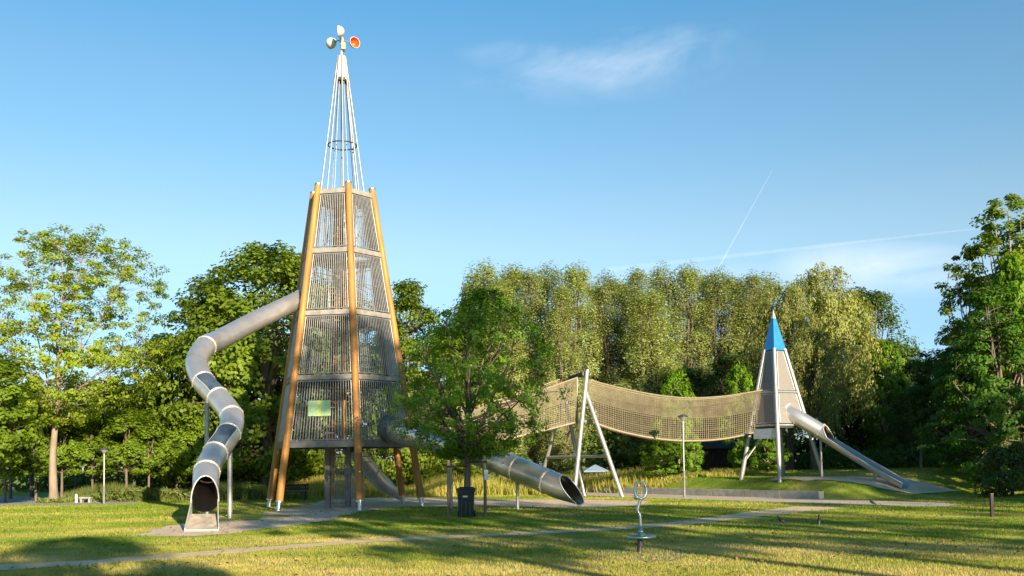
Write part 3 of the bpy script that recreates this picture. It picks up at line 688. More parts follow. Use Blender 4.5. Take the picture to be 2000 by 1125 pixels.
pole(sup, 'deck_bar', P(1131, 824, D1 + .2), P(1156, 822, D1 + .1), .09)

# ------------------------------------------------------------------ small tower with blue roof
D3 = 49.5; C3 = P(1527, 933, D3); sc3 = D3 / F
zb = T(C3.x, C3.y); t2 = thing('play_tower', 'small steel tower with pointed blue roof and perforated panels on the grassy mound', 'play tower', (C3.x, C3.y, zb))
ztop = P(1512, 684, D3).z; zmid = P(1520, 767, D3).z; zpl = P(1500, 832, D3).z; ztip = P(1511, 606, D3).z
HB, HT = 2.03, .50; XL = P(1513, 684, D3).x - C3.x
A4 = [R(-106), R(-18), R(72), R(162)]           # left, front, right, back
def c4(k, z, dr=0):
    u = (z - zb) / (ztop - zb); r_ = HB + (HT - HB) * u + dr; a = A4[k % 4]
    return Vector((C3.x + XL * u + r_ * math.sin(a), C3.y - r_ * math.cos(a), z))
for k in range(4):
    q = c4(k, zb); MB().tube([Vector((q.x, q.y, T(q.x, q.y) - .1)), c4(k, ztop + .05)], [.115, .095], 12).build('leg', MT['pipe'], t2)
apx = Vector((C3.x + XL * 1.12, C3.y, ztip))
for k in range(4):
    a, b = c4(k, ztop, .06), c4(k + 1, ztop, .06); u = .80; a1, b1 = a.lerp(apx, u), b.lerp(apx, u); inn = Vector((0, 0, -.03))
    MB().add([a, b, b1, a1, a + inn, b + inn, b1 + inn, a1 + inn], [(0, 1, 2, 3), (7, 6, 5, 4), (0, 4, 5, 1)]).build('roof', MT['blue'], t2)
MB().add([c4(k, ztop, .06).lerp(apx, .795) for k in range(4)] + [apx + Vector((0, 0, .05))], [(0, 1, 4), (1, 2, 4), (2, 3, 4), (3, 0, 4)]).build('roof_tip', MT['white'], t2)
for k in range(4):
    for z0, z1 in ((zmid + .1, ztop - .1), (zpl + .12, zmid - .1)):
        def q4(u, z):
            a, b = c4(k, z), c4(k + 1, z); ww = (a - b).length; m_ = .17 / ww; return a.lerp(b, m_ + (1 - 2 * m_) * u)
        if k == 3 and z0 < zmid: continue     # bridge comes in here
        vs = [q4(0, z0), q4(1, z0), q4(1, z1), q4(0, z1)]; d_ = (vs[1] - vs[0]).normalized(); nn = Vector((d_.y, -d_.x, 0)) * .02
        po = MB().add([v - nn for v in vs] + [v + nn * .5 for v in vs], [(3, 2, 1, 0), (4, 5, 6, 7), (0, 1, 5, 4), (1, 2, 6, 5), (2, 3, 7, 6), (3, 0, 4, 7)]).build('panel', MT['perf'], t2)
        f_ = MB()
        for i in range(4): f_.tube([vs[i], vs[(i + 1) % 4]], .035, 6)
        f_.build('panel_frame', MT['pipe'], po)
    for z in (zmid, zpl): pole(t2, 'rail', c4(k, z), c4(k + 1, z), .06)
MB().poly([c4(k, zpl, -.1) for k in range(4)], .12).build('platform', MT['deck'], t2)
a, b = P(1472, 848, D3 - .6), P(1516, 846, D3 - 1.2); d_ = (b - a).normalized()
MB().box((a + b) / 2, ((b - a).length, .06, .5), (d_, Vector((d_.y, -d_.x, 0)), Vector((0, 0, 1)))).build('apron_panel', MT['steel'], t2)
pole(t2, 'brace', P(1486, 858, D3), P(1458, 896, D3), .045)
MB().box((P(1501, 798, D3 - .3)), (.1, .1, 2.0)).build('gate_post', MT['pipe'], t2)
# its slide
e4 = P(1772, 948, 44.8)
s4 = thing('tube_slide', 'grey slide with short tube and long open chute on the blue-roofed tower', 'slide', (e4.x, e4.y, T(e4.x, e4.y)))
k4 = [P(1536, 803, 49.0), P(1560, 817, 48.6), P(1602, 842, 48.2)]
r4 = .385; path4 = crv(k4, 8)
MB().tube(path4, r4, 26, caps=False).build('tube_section', MT['slide'], s4)
td = path4[1] - path4[0]; ring_at(path4[0], td, r4 + .03, .06).build('joint_ring', MT['rim'], s4); ring_at(path4[-1], path4[-1] - path4[-2], r4 + .004, .017).build('joint_ring', MT['rim'], s4)
endp = Vector((e4.x, e4.y, T(e4.x, e4.y) + .28))
k5 = crv([P(1602, 842, 48.2), P(1640, 865, 47.5), P(1690, 896, 46.5), P(1740, 925, 45.4), endp + Vector((0, 0, .10))], 14)
m = len(k5); arc = []
for j in range(m):
    u = j / (m - 1); h = max(179 - math.degrees(math.acos(max(-1, 1 - 2 * min(1, u / .26)))), 84); arc.append((R(180 - h), R(180 + h)))
rads = [np.interp(j / (m - 1), [0, .3, 1], [r4, r4, r4 * .96]) for j in range(m)]
MB().tube(k5, rads, 26, arc=arc).build('open_chute', MT['slide'], s4)
for sgn in (0, 1):
    rail = []
    for j, q in enumerate(k5):
        tt = (k5[min(j + 1, m - 1)] - k5[max(j - 1, 0)]).normalized(); sd_ = tt.cross(Vector((0, 0, 1))).normalized(); up = sd_.cross(tt); a = arc[j][sgn]
        rail.append(q + (up * math.cos(a) + sd_ * math.sin(a)) * rads[j])
    MB().tube(rail, .028, 6).build('chute_edge', MT['rim'], s4)
for px_, py_, d, r_ in ((1603, 856, 48.2, .06), (1707, 921, 46.1, .06)):
    a = P(px_, py_, d); MB().tube([Vector((a.x, a.y, T(a.x, a.y) - .1)), a], r_, 10).build('support_post', MT['pipe'], s4)

# ------------------------------------------------------------------ street lamps
def lamp(base, h, label, hr):
    t = thing('park_lamp', label, 'lamp', base, 'park lamps'); b = Vector(base)
    MB().tube([b - Vector((0, 0, .1)), b + Vector((0, 0, h * .33))], .06, 12).build('base_post', MT['column'], t)
    MB().tube([b + Vector((0, 0, h * .33)), b + Vector((0, 0, h - hr * 1.0))], .042, 12).build('post', MT['pipe'], t)
    hd = MB().lathe(b + Vector((0, 0, h - hr * 1.0)), [(.0, 0), (.05, 0), (.07, .04), (hr * .9, hr * .78), (hr * .92, hr * .82)], 20).build('lamp_bowl', MT['pipe'], t)
    MB().lathe(b + Vector((0, 0, h - hr * .18)), [(hr * .92, -.005), (hr * 1.05, 0), (hr * 1.02, .05), (hr * .3, .12), (0, .13)], 20).build('lamp_cap', MT['dark'], hd)
lb = G(203, 985); lamp(lb, (985 - 877) * lb.y / F, 'slim lamp post with funnel head on the left lawn by the pale-barked tree', .24)
lb = G(1337, 972); lamp(lb, (972 - 813) * lb.y / F, 'slim lamp post with funnel head in front of the net bridge', .24)

# ------------------------------------------------------------------ wheelie bin
bb = G(911, 1011)
t = thing('wheelie_bin', 'dark wheeled rubbish bin standing under the staked young tree', 'bin', bb)
def frustum(z0, z1, w0, d0, w1, d1, cy=0):
    vs = [bb + Vector((sx * w0 / 2, cy + sy * d0 / 2, z0)) for sx, sy in ((-1, -1), (1, -1), (1, 1), (-1, 1))] + [bb + Vector((sx * w1 / 2, cy + sy * d1 / 2, z1)) for sx, sy in ((-1, -1), (1, -1), (1, 1), (-1, 1))]
    return vs, [(3, 2, 1, 0), (4, 5, 6, 7), (0, 1, 5, 4), (1, 2, 6, 5), (2, 3, 7, 6), (3, 0, 4, 7)]
b_ = MB().add(*frustum(.03, .90, .46, .50, .57, .68)); b_.add(*frustum(.86, .93, .60, .72, .61, .73)).build('body', MT['bin'], t)
for sx in (-.14, 0, .14): MB().box(bb + Vector((sx, -.30, .42)), (.035, .03, .62), (Vector((1, 0, 0)), Vector((0, 1, -.10)).normalized(), Vector((0, .10, 1)).normalized())).build('rib', MT['bin'], t)
lid = MB().bevbox(bb + Vector((0, -.01, .965)), (.63, .77, .05), .02); lid.add(*frustum(.985, 1.03, .58, .7, .44, .5)); lid = lid.build('lid', MT['bin'], t)
MB().tube([bb + Vector((-.24, .40, .93)), bb + Vector((.24, .40, .93))], .02, 8).build('handle', MT['bin'], t)
for sx in (-1, 1): MB().tube([bb + Vector((sx * .235, .25, .11)), bb + Vector((sx * .30, .25, .11))], .11, 18).build('wheel', MT['rubber'], t)
MB().box(bb + Vector((-.02, -.335, .72)), (.16, .012, .05), (Vector((1, 0, 0)), Vector((0, 1, -.10)).normalized(), Vector((0, .10, 1)).normalized())).build('sticker', MT['paper'], t)

# ------------------------------------------------------------------ stakes and tie of the young tree
TRB = G(914, 1003)
for px_, pyb, pyt, lab in ((877, 1011, 899, 'left tree stake, plain brown round post beside the bin'), (948, 1009, 890, 'right tree stake, brown round post with a small white notice on it')):
    g_ = G(px_, pyb); h_ = (pyb - pyt) * g_.y / F
    t = thing('tree_stake', lab, 'stake', g_, 'stakes holding the young tree')
    MB().tube([g_ - Vector((0, 0, .1)), g_ + Vector((0, 0, h_))], [.058, .052], 12).build('post', MT['stake'], t)
    e_ = g_ + Vector((0, 0, h_ - .22)); tq = Vector((TRB.x, TRB.y, e_.z)); sg = 1 if tq.x > e_.x else -1
    MB().box((e_ + tq) / 2 + Vector((0, -.11, 0)), ((tq - e_).length, .012, .05), ((tq - e_).normalized(), Vector((0, 1, 0)), Vector((0, 0, 1)))).build('strap', MT['rubber'], t)
    MB().box(e_ + Vector((0, 0, 0)), (.16, .15, .07)).build('clamp', MT['rubber'], t)
    if px_ > 900: MB().box(g_ + Vector((.05, -.065, h_ - .66)), (.13, .01, .34)).build('notice', MT['paper'], t)

# ------------------------------------------------------------------ standing spinner
g_ = G(1249, 1079); s_ = g_.y / F
t = thing('standing_spinner', 'standing spinner toy with wavy steel pole, hand ring and green disc', 'playground spinner', g_)
def tp(px_, py_, dy=0): v = P(px_, py_, g_.y + dy); return v
MB().tube([g_ - Vector((0, 0, .1)), tp(1250, 1052)], [.055, .05], 12).tube([tp(1250, 1066), tp(1250, 1060)], .085, 14).build('pivot_post', MT['dark'], t)
zc = tp(1252, 1048); MB().lathe(zc, [(0, -.035), (.24, -.035), (.275, -.02), (.285, 0), (.275, .02), (0, .03)], 32).build('disc', MT['toygreen'], t)
MB().tube([zc + Vector((.28 * math.cos(a), .28 * math.sin(a), .0)) for a in np.linspace(0, 2 * math.pi, 33)[:-1]], .02, 8, closed=True).build('disc_rim', MT['steel'], t)
pth = crv([tp(1252, 1046), tp(1251, 1020), tp(1249.5, 1006), tp(1245.5, 997), tp(1248, 985), tp(1251, 975)], 6)
MB().tube(pth, [.055] * 3 + [.033] * (len(pth) - 3), 10).build('wavy_pole', MT['steel'], t)
MB().lathe(tp(1252, 1046), [(.085, 0), (.06, .05), (.04, .16), (.033, .2)], 16).build('pole_foot', MT['toygreen'], t)
rc = tp(1251, 957.5); MB().tube([rc + Vector((.118 * math.cos(a), .03 * math.sin(a), .165 * math.sin(a))) for a in np.linspace(0, 2 * math.pi, 33)[:-1]], .025, 8, closed=True).build('hand_ring', MT['steel'], t)
MB().lathe(tp(1243, 971), [(.0, -.055)] + [(.055 * math.sin(u), -.055 * math.cos(u)) for u in np.linspace(.1, math.pi - .1, 10)] + [(0, .055)], 16).build('ball', MT['steel'], t)

# ------------------------------------------------------------------ birds, post, bench, markers
def bird(px_, py_, rot, label, s=1.0, up=0.0, z=0):
    g_ = G(px_, py_); g_.z = T(g_.x, g_.y)
    t = thing('bird', label, 'bird', g_, 'black birds on the grass'); X_ = Vector((math.cos(rot), math.sin(rot), 0)); Z_ = Vector((0, 0, 1)); Y_ = Vector((-X_.y, X_.x, 0))
    spine = [(-.30, .06, .006), (-.24, .075, .03), (-.15, .105, .045), (-.06, .14, .075), (.03, .17, .085), (.10, .20, .068), (.145, .245, .043), (.17, .285, .04), (.195, .30, .036), (.225, .298, .015), (.265, .285, .003)]
    up_ = math.cos(up); us = math.sin(up)
    pts = [g_ + (X_ * (a * up_ - (b - .13) * us) + Z_ * (.13 + (b - .13) * up_ + a * us)) * s for a, b, r_ in spine]
    MB().tube(pts, [r_ * s for a, b, r_ in spine], 10).build('body', MT['bird'], t)
    for sy in (-1, 1):
        q = g_ + (X_ * .02 + Y_ * .035 * sy + Z_ * .10) * s; MB().tube([q, g_ + (X_ * .02 + Y_ * .035 * sy) * s, g_ + (X_ * .07 + Y_ * .035 * sy + Z_ * .004) * s], .008 * s, 5).build('leg', MT['dark'], t)
bird(1526, 1023, R(165), 'black bird facing left on the shaded grass, tail to the right', .62, .25)
bird(1600, 1026, R(60), 'black bird standing upright on the grass, seen from behind', .68, .75)
bird(1704, 986, R(150), 'small black bird by the far paved path edge', .62, .15)
g_ = G(1938, 1011); t = thing('marker_post', 'short dark wooden post in the bright grass at right', 'post', g_)
MB().bevbox(g_ + Vector((0, 0, .33)), (.09, .09, .72), .012).build('post', MT['shed'], t); MB().bevbox(g_ + Vector((0, 0, .70)), (.10, .10, .03), .01).build('post_cap', MT['dark'], t)
g_ = G(565, 978); t = thing('park_bench', 'dark wooden bench half hidden behind the left tower legs', 'bench', g_)
for sy, zz in ((-.2, .45), (-.02, .45), (.16, .45)): MB().box(g_ + Vector((.1, sy, zz)), (1.7, .14, .04)).build('seat_slat', MT['shed'], t)
for zz in (.62, .80): MB().box(g_ + Vector((.1, .27, zz)), (1.7, .04, .13)).build('back_slat', MT['shed'], t)
for sx in (-.6, .8): MB().box(g_ + Vector((sx, .0, .21)), (.07, .48, .43)).box(g_ + Vector((sx, .30, .5)), (.07, .05, .75)).build('leg', MT['dark'], t)
g_ = G(149, 982); t = thing('white_bollard', 'short white bollard by the grey path near the pale-barked tree', 'bollard', g_)
MB().tube([g_, g_ + Vector((0, 0, .42))], [.08, .07], 12).build('post', MT['white'], t); MB().lathe(g_ + Vector((0, 0, .42)), [(.075, 0), (.05, .05), (0, .07)], 12).build('cap', MT['white'], t)
g_ = G(168, 982); t = thing('stone_bench', 'low pale stone bench on the grey path near the lamp post', 'bench', g_)
MB().bevbox(g_ + Vector((0, 0, .27)), (.62, .35, .09), .015).build('seat', MT['stonew'], t)
for sx in (-.22, .22): MB().bevbox(g_ + Vector((sx, 0, .11)), (.1, .3, .23), .01).build('leg', MT['stonew'], t)
# shed behind the bridge
g_ = P(1408, 936, 66); zg = T(g_.x, g_.y); g_.z = zg; sw, sdp, sh = 4.4, 3, 2.2
t = thing('shed', 'dark brown timber shed between bushes behind the net bridge', 'shed', g_)
MB().box(g_ + Vector((0, sdp / 2 + .03, sh / 2)), (sw, sdp, sh)).build('wall', MT['shed'], t)
for i in range(22): MB().box(g_ + Vector((-sw / 2 + sw * (i + .5) / 22, -.012 - .006 * (i % 2), sh / 2)), (sw / 22 - .02, .03, sh)).build('plank', MT['shed'], t)
MB().add([g_ + Vector(v) for v in ((-2.5, -.35, sh), (2.5, -.35, sh), (2.5, 1.5, sh + .8), (-2.5, 1.5, sh + .8), (2.5, 3.4, sh), (-2.5, 3.4, sh))], [(0, 1, 2, 3), (3, 2, 4, 5)]).add([g_ + Vector(v) for v in ((-2.5, -.35, sh - .08), (2.5, -.35, sh - .08), (2.5, -.35, sh), (-2.5, -.35, sh))], [(0, 1, 2, 3)]).build('roof', MT['shed'], t)
g_ = P(1163, 940, 70); g_.z = 0; t = thing('parasol', 'pale blue square parasol behind the tall grass under the bridge', 'parasol', g_)
zz = P(1163, 919, 70).z; zt = P(1163, 907, 70).z; hw = .88
MB().tube([g_, Vector((g_.x, g_.y, zt))], .03, 8).build('pole', MT['dark'], t)
cor = [Vector((g_.x + sx * hw, g_.y + sy * hw, zz)) for sx, sy in ((-1, -1), (1, -1), (1, 1), (-1, 1))]; tip = Vector((g_.x, g_.y, zt))
MB().add(cor + [tip] + [c - Vector((0, 0, .1)) for c in cor], [(0, 1, 4), (1, 2, 4), (2, 3, 4), (3, 0, 4), (0, 5, 6, 1), (1, 6, 7, 2), (2, 7, 8, 3), (3, 8, 5, 0)]).build('canopy', MT['canvas'], t)

# ------------------------------------------------------------------ trees
def leaf_quads(Cn, Nn, Ln, Wn, rg, tang=None):
    n = len(Cn)
    t_ = rg.normal(size=(n, 3)) if tang is None else tang + rg.normal(size=(n, 3)) * .25
    t_ -= Nn * (t_ * Nn).sum(1, keepdims=True); t_ /= np.linalg.norm(t_, axis=1, keepdims=True) + 1e-9
    b = np.cross(Nn, t_); l = (Ln * rg.uniform(.65, 1.3, n))[:, None]; w_ = (Wn * rg.uniform(.65, 1.3, n))[:, None]
    dr = Nn * l * .12
    v = np.stack([Cn - t_ * l / 2 - dr, Cn + b * w_ / 2 + dr * .5, Cn + t_ * l / 2 - dr, Cn - b * w_ / 2 + dr * .5], 1)
    return v.reshape(-1, 3)
def bez(a, b, c, n): return [(1 - u) ** 2 * a + 2 * u * (1 - u) * b + u * u * c for u in np.linspace(0, 1, n)]
def make_tree(name, label, cat, seed, H, z0, env, trunk_r, n_main=8, n_clump=90, cr=.8, flat=.6, leaves=16000, leaf=(.26, .17), lm='oak', bm='bark',
              fork=.35, leader=.8, skew=(0, 0), shell=.45, upb=.55, lean=(0, 0), group=None, twig=.02, tdist=None, spread=1.0, lt=(.3, .95), thick=.62, tw_max=.05):
    rg = np.random.default_rng(seed); rd = random.Random(seed)
    t = thing(name, label, cat, (0, 0, 0), group); tb = MB()
    ax_ = lambda z: Vector((lean[0] * (z / H) + .05 * H * .1 * math.sin(z * .9 + seed), lean[1] * (z / H) + .005 * H * math.cos(z * .7 + seed), z))
    zt = H * leader; zs = np.linspace(-.15, zt, 14)
    tb.tube([ax_(z) for z in zs], [trunk_r * (1.35 if z < .1 else 1.12 if z < .6 else 1) * (1 - .88 * max(z, 0) / zt) + .012 for z in zs], 10)
    ends = []; samples = [(ax_(z), trunk_r * (1 - .88 * z / zt)) for z in np.linspace(fork * H, zt, 10)]
    for i in range(n_main):
        a = i * 2.4 + rd.uniform(-.4, .4); tt = rd.uniform(*lt); ez = z0 + (H - z0) * tt; r_ = env(tt) * rd.uniform(.6, .9) * spread
        zst = fork * H + rd.random() * .55 * max(ez - fork * H, .1); zst = min(max(zst, fork * H * .9), zt * .9); s_ = ax_(zst)
        e_ = Vector((math.cos(a) * r_ + skew[0] * tt, math.sin(a) * r_ + skew[1] * tt, ez)); c_ = s_.lerp(e_, .45) + Vector((math.cos(a) * r_ * .15, math.sin(a) * r_ * .15, (ez - zst) * -.05 + .12 * r_))
        pl = [Vector(p) for p in bez(s_, c_, e_, 9)]
        pl = [p + Vector((rd.gauss(0, .05), rd.gauss(0, .05), rd.gauss(0, .04))) * (0 if j in (0,) else 1) for j, p in enumerate(pl)]
        r0 = max(trunk_r * (1 - .88 * zst / zt) * thick, .03); ends.append(pl[-1]); tb.tube(pl, [r0 * (1 - .8 * j / 8) + .008 for j in range(9)], 7)
        samples += [(p, r0 * (1 - .8 * j / 8)) for j, p in enumerate(pl)][2:]
    cs = list(ends)
    for i in range(n_clump):
        tt = rg.random() if tdist is None else tdist(rg); a = rg.uniform(0, 2 * math.pi); r_ = env(tt) * (rg.random() ** shell) * rg.uniform(.9, 1.08)
        cs.append(Vector((math.cos(a) * r_ + skew[0] * tt + lean[0] * tt, math.sin(a) * r_ + skew[1] * tt + lean[1] * tt, z0 + (H - z0) * tt)))
    sp_ = np.array([s[0][:] for s in samples])
    for c in cs:
        d_ = np.linalg.norm(sp_ - np.array(c[:]), axis=1) + 1.2 * np.maximum(0, sp_[:, 2] - c.z + .3); near_ = np.argsort(d_)[:5]; j = int(near_[int(rd.random() ** 1.6 * 5)]); s_, r_ = samples[j]
        md = s_.lerp(c, .5) + Vector((0, 0, .12 * (c - s_).length)); r0 = min(max(r_ * .6, twig), tw_max)
        tb.tube([Vector(p) for p in bez(s_, md, c, 5)], [r0, r0 * .8, r0 * .6, r0 * .45, r0 * .25], 5, caps=False)
    trunk = tb.build('trunk', MT[bm], t)
    ci = rg.integers(0, len(cs), leaves); cc = np.array([c[:] for c in cs]); sz = rg.uniform(.6, 1.3, len(cs))
    off = rg.normal(size=(leaves, 3)); off /= np.linalg.norm(off, axis=1, keepdims=True); off *= (rg.random(leaves) ** .45)[:, None]
    pos = cc[ci] + off * np.array([cr, cr, cr * flat]) * sz[ci][:, None]
    out = pos - np.array([skew[0] * .5, skew[1] * .5, z0 + (H - z0) * .4]); out /= np.linalg.norm(out, axis=1, keepdims=True) + 1e-9
    nn = out * .75 + off * .55 + np.array([0, 0, upb * .6]) + rg.normal(size=(leaves, 3)) * .34; nn /= np.linalg.norm(nn, axis=1, keepdims=True)
    v = leaf_quads(pos, nn, np.full(leaves, leaf[0]), np.full(leaves, leaf[1]), rg)
    me = np_mesh('crown', v, np.arange(4 * leaves).reshape(-1, 4)); o = link('crown', me, L[lm], t); KIDS.setdefault(t.name, []).append(o)
    return t
def place(t, p, rot=0, s=1.0, sz=None, label=None, group=None, name=None):
    t.location = p; t.rotation_euler = (0, 0, rot); t.scale = (s, s, sz or s)
    if label: t['label'] = label
    if group: t['group'] = group
    return t
def again(src, p, rot=0, s=1.0, sz=None, label=None, group=None): return place(copy_thing(src), p, rot, s, sz, label, group)
def gz(px_, d, z=None): v = P(px_, 905, d); return Vector((v.x, v.y, T(v.x, v.y) if z is None else z))
def hgt(px_, py_, d): return P(px_, py_, d).z

# pale-barked spreading tree on the left
pb = G(104, 981); Hh = hgt(150, 462, pb.y)
pl_ = make_tree('spreading_tree', 'tall open-crowned tree with pale trunk standing on the left lawn edge', 'tree', 21, Hh, 4.3, lambda t: 6.0 * float(np.interp(t, [0, .12, .3, .55, .75, .9, 1], [.22, .62, .98, 1.0, .90, .74, .45])), .23, n_main=15,
                n_clump=560, cr=.46, flat=.6, leaves=34000, leaf=(.165, .115), lm='plane', bm='planebark', fork=.31, leader=.66, skew=(.9, 0), shell=.6, upb=.6, lean=(.35, 0), spread=.85, lt=(.22, 1.0), thick=.34, tw_max=.017, twig=.012)
place(pl_, pb)
# young staked tree in shade
Hm = hgt(925, 570, TRB.y)
mp2 = make_tree('young_maple', 'dense dark green young tree staked upright beside the bin', 'tree', 5, Hm, 2.1, lambda t: 3.5 * float(np.interp(t, [0, .1, .25, .45, .7, .88, 1], [.30, .70, 1.0, .93, .72, .44, .12])), .13, n_main=20, n_clump=360, cr=.34, flat=.8,
                leaves=22000, leaf=(.125, .078), lm='maple', bm='bark', fork=.25, leader=.8, shell=.6, upb=.35, skew=(.75, 0), tdist=lambda g: g.random() ** 1.2)
place(mp2, TRB)
# big dark broadleaf trees behind the tower
oakA = make_tree('broadleaf_tree', 'x', 'tree', 31, 14, 1.2, lambda t: 5.0 * max(.05, (math.sin(math.pi * (.10 + .86 * t))) ** .6), .34, n_main=12, n_clump=190, cr=1.0, flat=.55, leaves=21000, leaf=(.30, .20), lm='oak', fork=.16, leader=.85, shell=.35)
oakB = make_tree('broadleaf_tree', 'x', 'tree', 32, 14, 1.0, lambda t: 4.6 * max(.05, (math.sin(math.pi * (.16 + .82 * t))) ** .7), .32, n_main=11, n_clump=170, cr=1.05, flat=.6, leaves=19000, leaf=(.30, .20), lm='oak', fork=.15, leader=.88, shell=.35)
def fit(src, H0, px_, pyt, d, rot, wide, label, group=None, first=False):
    p = gz(px_, d); h = hgt(px_, pyt, d) - p.z; return (place if first else again)(src, p, rot, h / H0 * wide, h / H0, label, group)
GB = 'dark broadleaf trees behind the big tower'
fit(oakA, 14, 520, 492, 58, .3, 1.0, 'large dark green tree rising between the left slide and the big tower', GB, True)
fit(oakB, 14, 405, 556, 60, 1.2, .95, 'dark green tree whose crown fills the bend of the winding slide', GB, True)
fit(oakA, 14, 335, 660, 62, 2.5, 1.0, 'lower dark green tree just left of the winding slide', GB)
fit(oakB, 14, 795, 560, 62, 3.2, .80, 'dark green tree showing between the big tower and the staked young tree', GB)
fit(oakA, 14, 640, 560, 66, 4.0, 1.0, 'dark green tree standing right behind the big tower cage', GB)
fit(oakB, 14, 470, 600, 66, 5.1, 1.1, 'shaded dark green tree farther back behind the winding slide', GB)
fit(oakA, 14, 890, 640, 68, 1.1, 1.0, 'dark green tree standing low behind the staked young tree', GB)
# yellow-green young trees at left back, thin trunks below
yg = make_tree('young_tree', 'x', 'tree', 41, 8, 2.2, lambda t: 1.9 * max(.05, math.sin(math.pi * (.14 + .84 * t)) ** .6), .09, n_main=8, n_clump=80, cr=.55, flat=.7, leaves=7500, leaf=(.24, .15), lm='young', bm='bark', fork=.3, leader=.9, shell=.4)
GY = 'young trees in a row beyond the left meadow'; LY = 'thin-trunked yellow-green tree in the row beyond the left meadow'
rr = random.Random(9)
for i, (px_, pyt, d) in enumerate(((20, 770, 62), (62, 752, 66), (105, 775, 60), (150, 745, 70), (192, 752, 64), (232, 748, 62), (268, 760, 66), (300, 735, 62), (345, 790, 58), (246, 800, 57), (120, 800, 57), (180, 806, 58), (385, 800, 57), (290, 810, 57), (10, 812, 55), (70, 800, 56))):
    fit(yg, 8, px_, pyt, d, rr.uniform(0, 6), rr.uniform(1.0, 1.35), LY, GY, i == 0)
fit(yg, 8, -18, 690, 47, .7, 1.25, 'bright leafy tree cut off by the left picture edge, nearest of the left-hand trees')
# poplars
def colenv(t): return 2.1 * max(.04, (math.sin(math.pi * (.20 + .77 * t)) ** .55)) * (1 - .22 * t)
pops = [make_tree('poplar', 'x', 'tree', 50 + i, 19, 1.6, colenv, .22, n_main=14, n_clump=270, cr=.56, flat=1.5, leaves=27000, leaf=(.16, .085), lm='poplar', bm='bark', fork=.10, leader=.93, shell=.36, upb=.25) for i in range(3)]
GP = 'poplars in a row behind the net bridge'; LP = 'tall pale olive poplar in the long row behind the net bridge'
plist = [(950, 519, 84), (1003, 528, 88), (1040, 534, 84), (1076, 524, 88), (1128, 526, 84), (1163, 560, 90), (1190, 539, 85), (1222, 552, 90), (1254, 533, 85), (1299, 526, 86), (1349, 526, 85), (1384, 542, 88), (1414, 533, 85), (1445, 548, 90), (1474, 541, 85), (1506, 543, 87), (980, 560, 80), (1100, 566, 80), (1275, 566, 80), (925, 560, 88)]
ORD = 'first second third fourth fifth sixth seventh eighth ninth tenth eleventh twelfth thirteenth'.split()
tall_row = sorted(p for p in plist if p[1] < 546)
for i, (px_, pyt, d) in enumerate(plist):
    if pyt < 546:
        k = tall_row.index((px_, pyt, d)); lb_ = ('leftmost of the tall pale olive poplars behind the net bridge' if k == 0 else 'last tall pale olive poplar before the blue-roofed tower' if k == len(tall_row) - 1
               else '%s tall pale olive poplar from the left in the row behind the net bridge' % ORD[k])
    else: lb_ = 'shorter pale olive poplar filling a gap between the tall poplars of the row'
    fit(pops[i % 3], 19, px_, pyt, d, rr.uniform(0, 6), rr.uniform(1.2, 1.7), lb_, GP, i < 3)
# willows
def willow(seed, label):
    rg = np.random.default_rng(seed); rd = random.Random(seed); t = thing('willow', label, 'tree', (0, 0, 0)); tb = MB(); H = 15
    tb.tube([Vector((.1 * math.sin(z), .1 * math.cos(z), z)) for z in np.linspace(-.2, 11, 12)], [.36 * (1 - .06 * i) + .02 for i in range(12)], 10)
    tops = []
    for i in range(70):
        tt = rg.random() ** .7; a = rg.uniform(0, 6.28); r_ = 4.2 * math.sin(math.pi * (.22 + .74 * tt)) ** .6 * rg.random() ** .45; tops.append(Vector((math.cos(a) * r_, math.sin(a) * r_, 5 + 10 * tt)))
    for c in tops[:40]:
        s_ = Vector((0, 0, max(2.5, c.z * .55))); tb.tube([Vector(p) for p in bez(s_, s_.lerp(c, .5) + Vector((0, 0, .8)), c, 6)], [.08 * (1 - .15 * k) for k in range(6)], 5, caps=False)
    ch = tb.build('trunk', MT['bark'], t)
    n = 22000; ci = rg.integers(0, 70, n); cc = np.array([c[:] for c in tops]); sid = rg.integers(0, 14, n); so = np.random.default_rng(seed + 1).normal(size=(70, 14, 2)) * .75; sl = np.random.default_rng(seed + 2).uniform(1.0, 3.8, (70, 14))
    u = rg.random(n); pos = cc[ci].copy(); pos[:, :2] += so[ci, sid] * (.4 + .6 * u[:, None]) + rg.normal(size=(n, 2)) * .10; pos[:, 2] += .5 - np.abs(so[ci, sid]).sum(1) * .25 - u * sl[ci, sid]
    pos[:, 2] = np.maximum(pos[:, 2], .4)
    out = pos - np.array([0, 0, 8.0]); out[:, 2] *= .4; out /= np.linalg.norm(out, axis=1, keepdims=True); nn = out * .7 + rg.normal(size=(n, 3)) * .5 + np.array([0, 0, .2]); nn /= np.linalg.norm(nn, axis=1, keepdims=True)
    v = leaf_quads(pos, nn, np.full(n, .28), np.full(n, .10), rg, np.tile(np.array([0, 0, -1.0]), (n, 1)))
    o = link('crown', np_mesh('crown', v, np.arange(4 * n).reshape(-1, 4)), L['willow'], t); KIDS.setdefault(t.name, []).append(o); return t
w1 = willow(71, 'x')
fit(w1, 15, 1622, 526, 68, .4, .95, 'big golden-green weeping willow behind the blue-roofed tower, tallest of the weeping trees', None, True)
fit(w1, 15, 1545, 556, 64, 2.2, .85, 'golden-green weeping willow directly behind the blue roof tip')
fit(w1, 15, 1590, 640, 60, 3.9, .95, 'lower golden-green weeping willow just right of the blue-roofed tower')
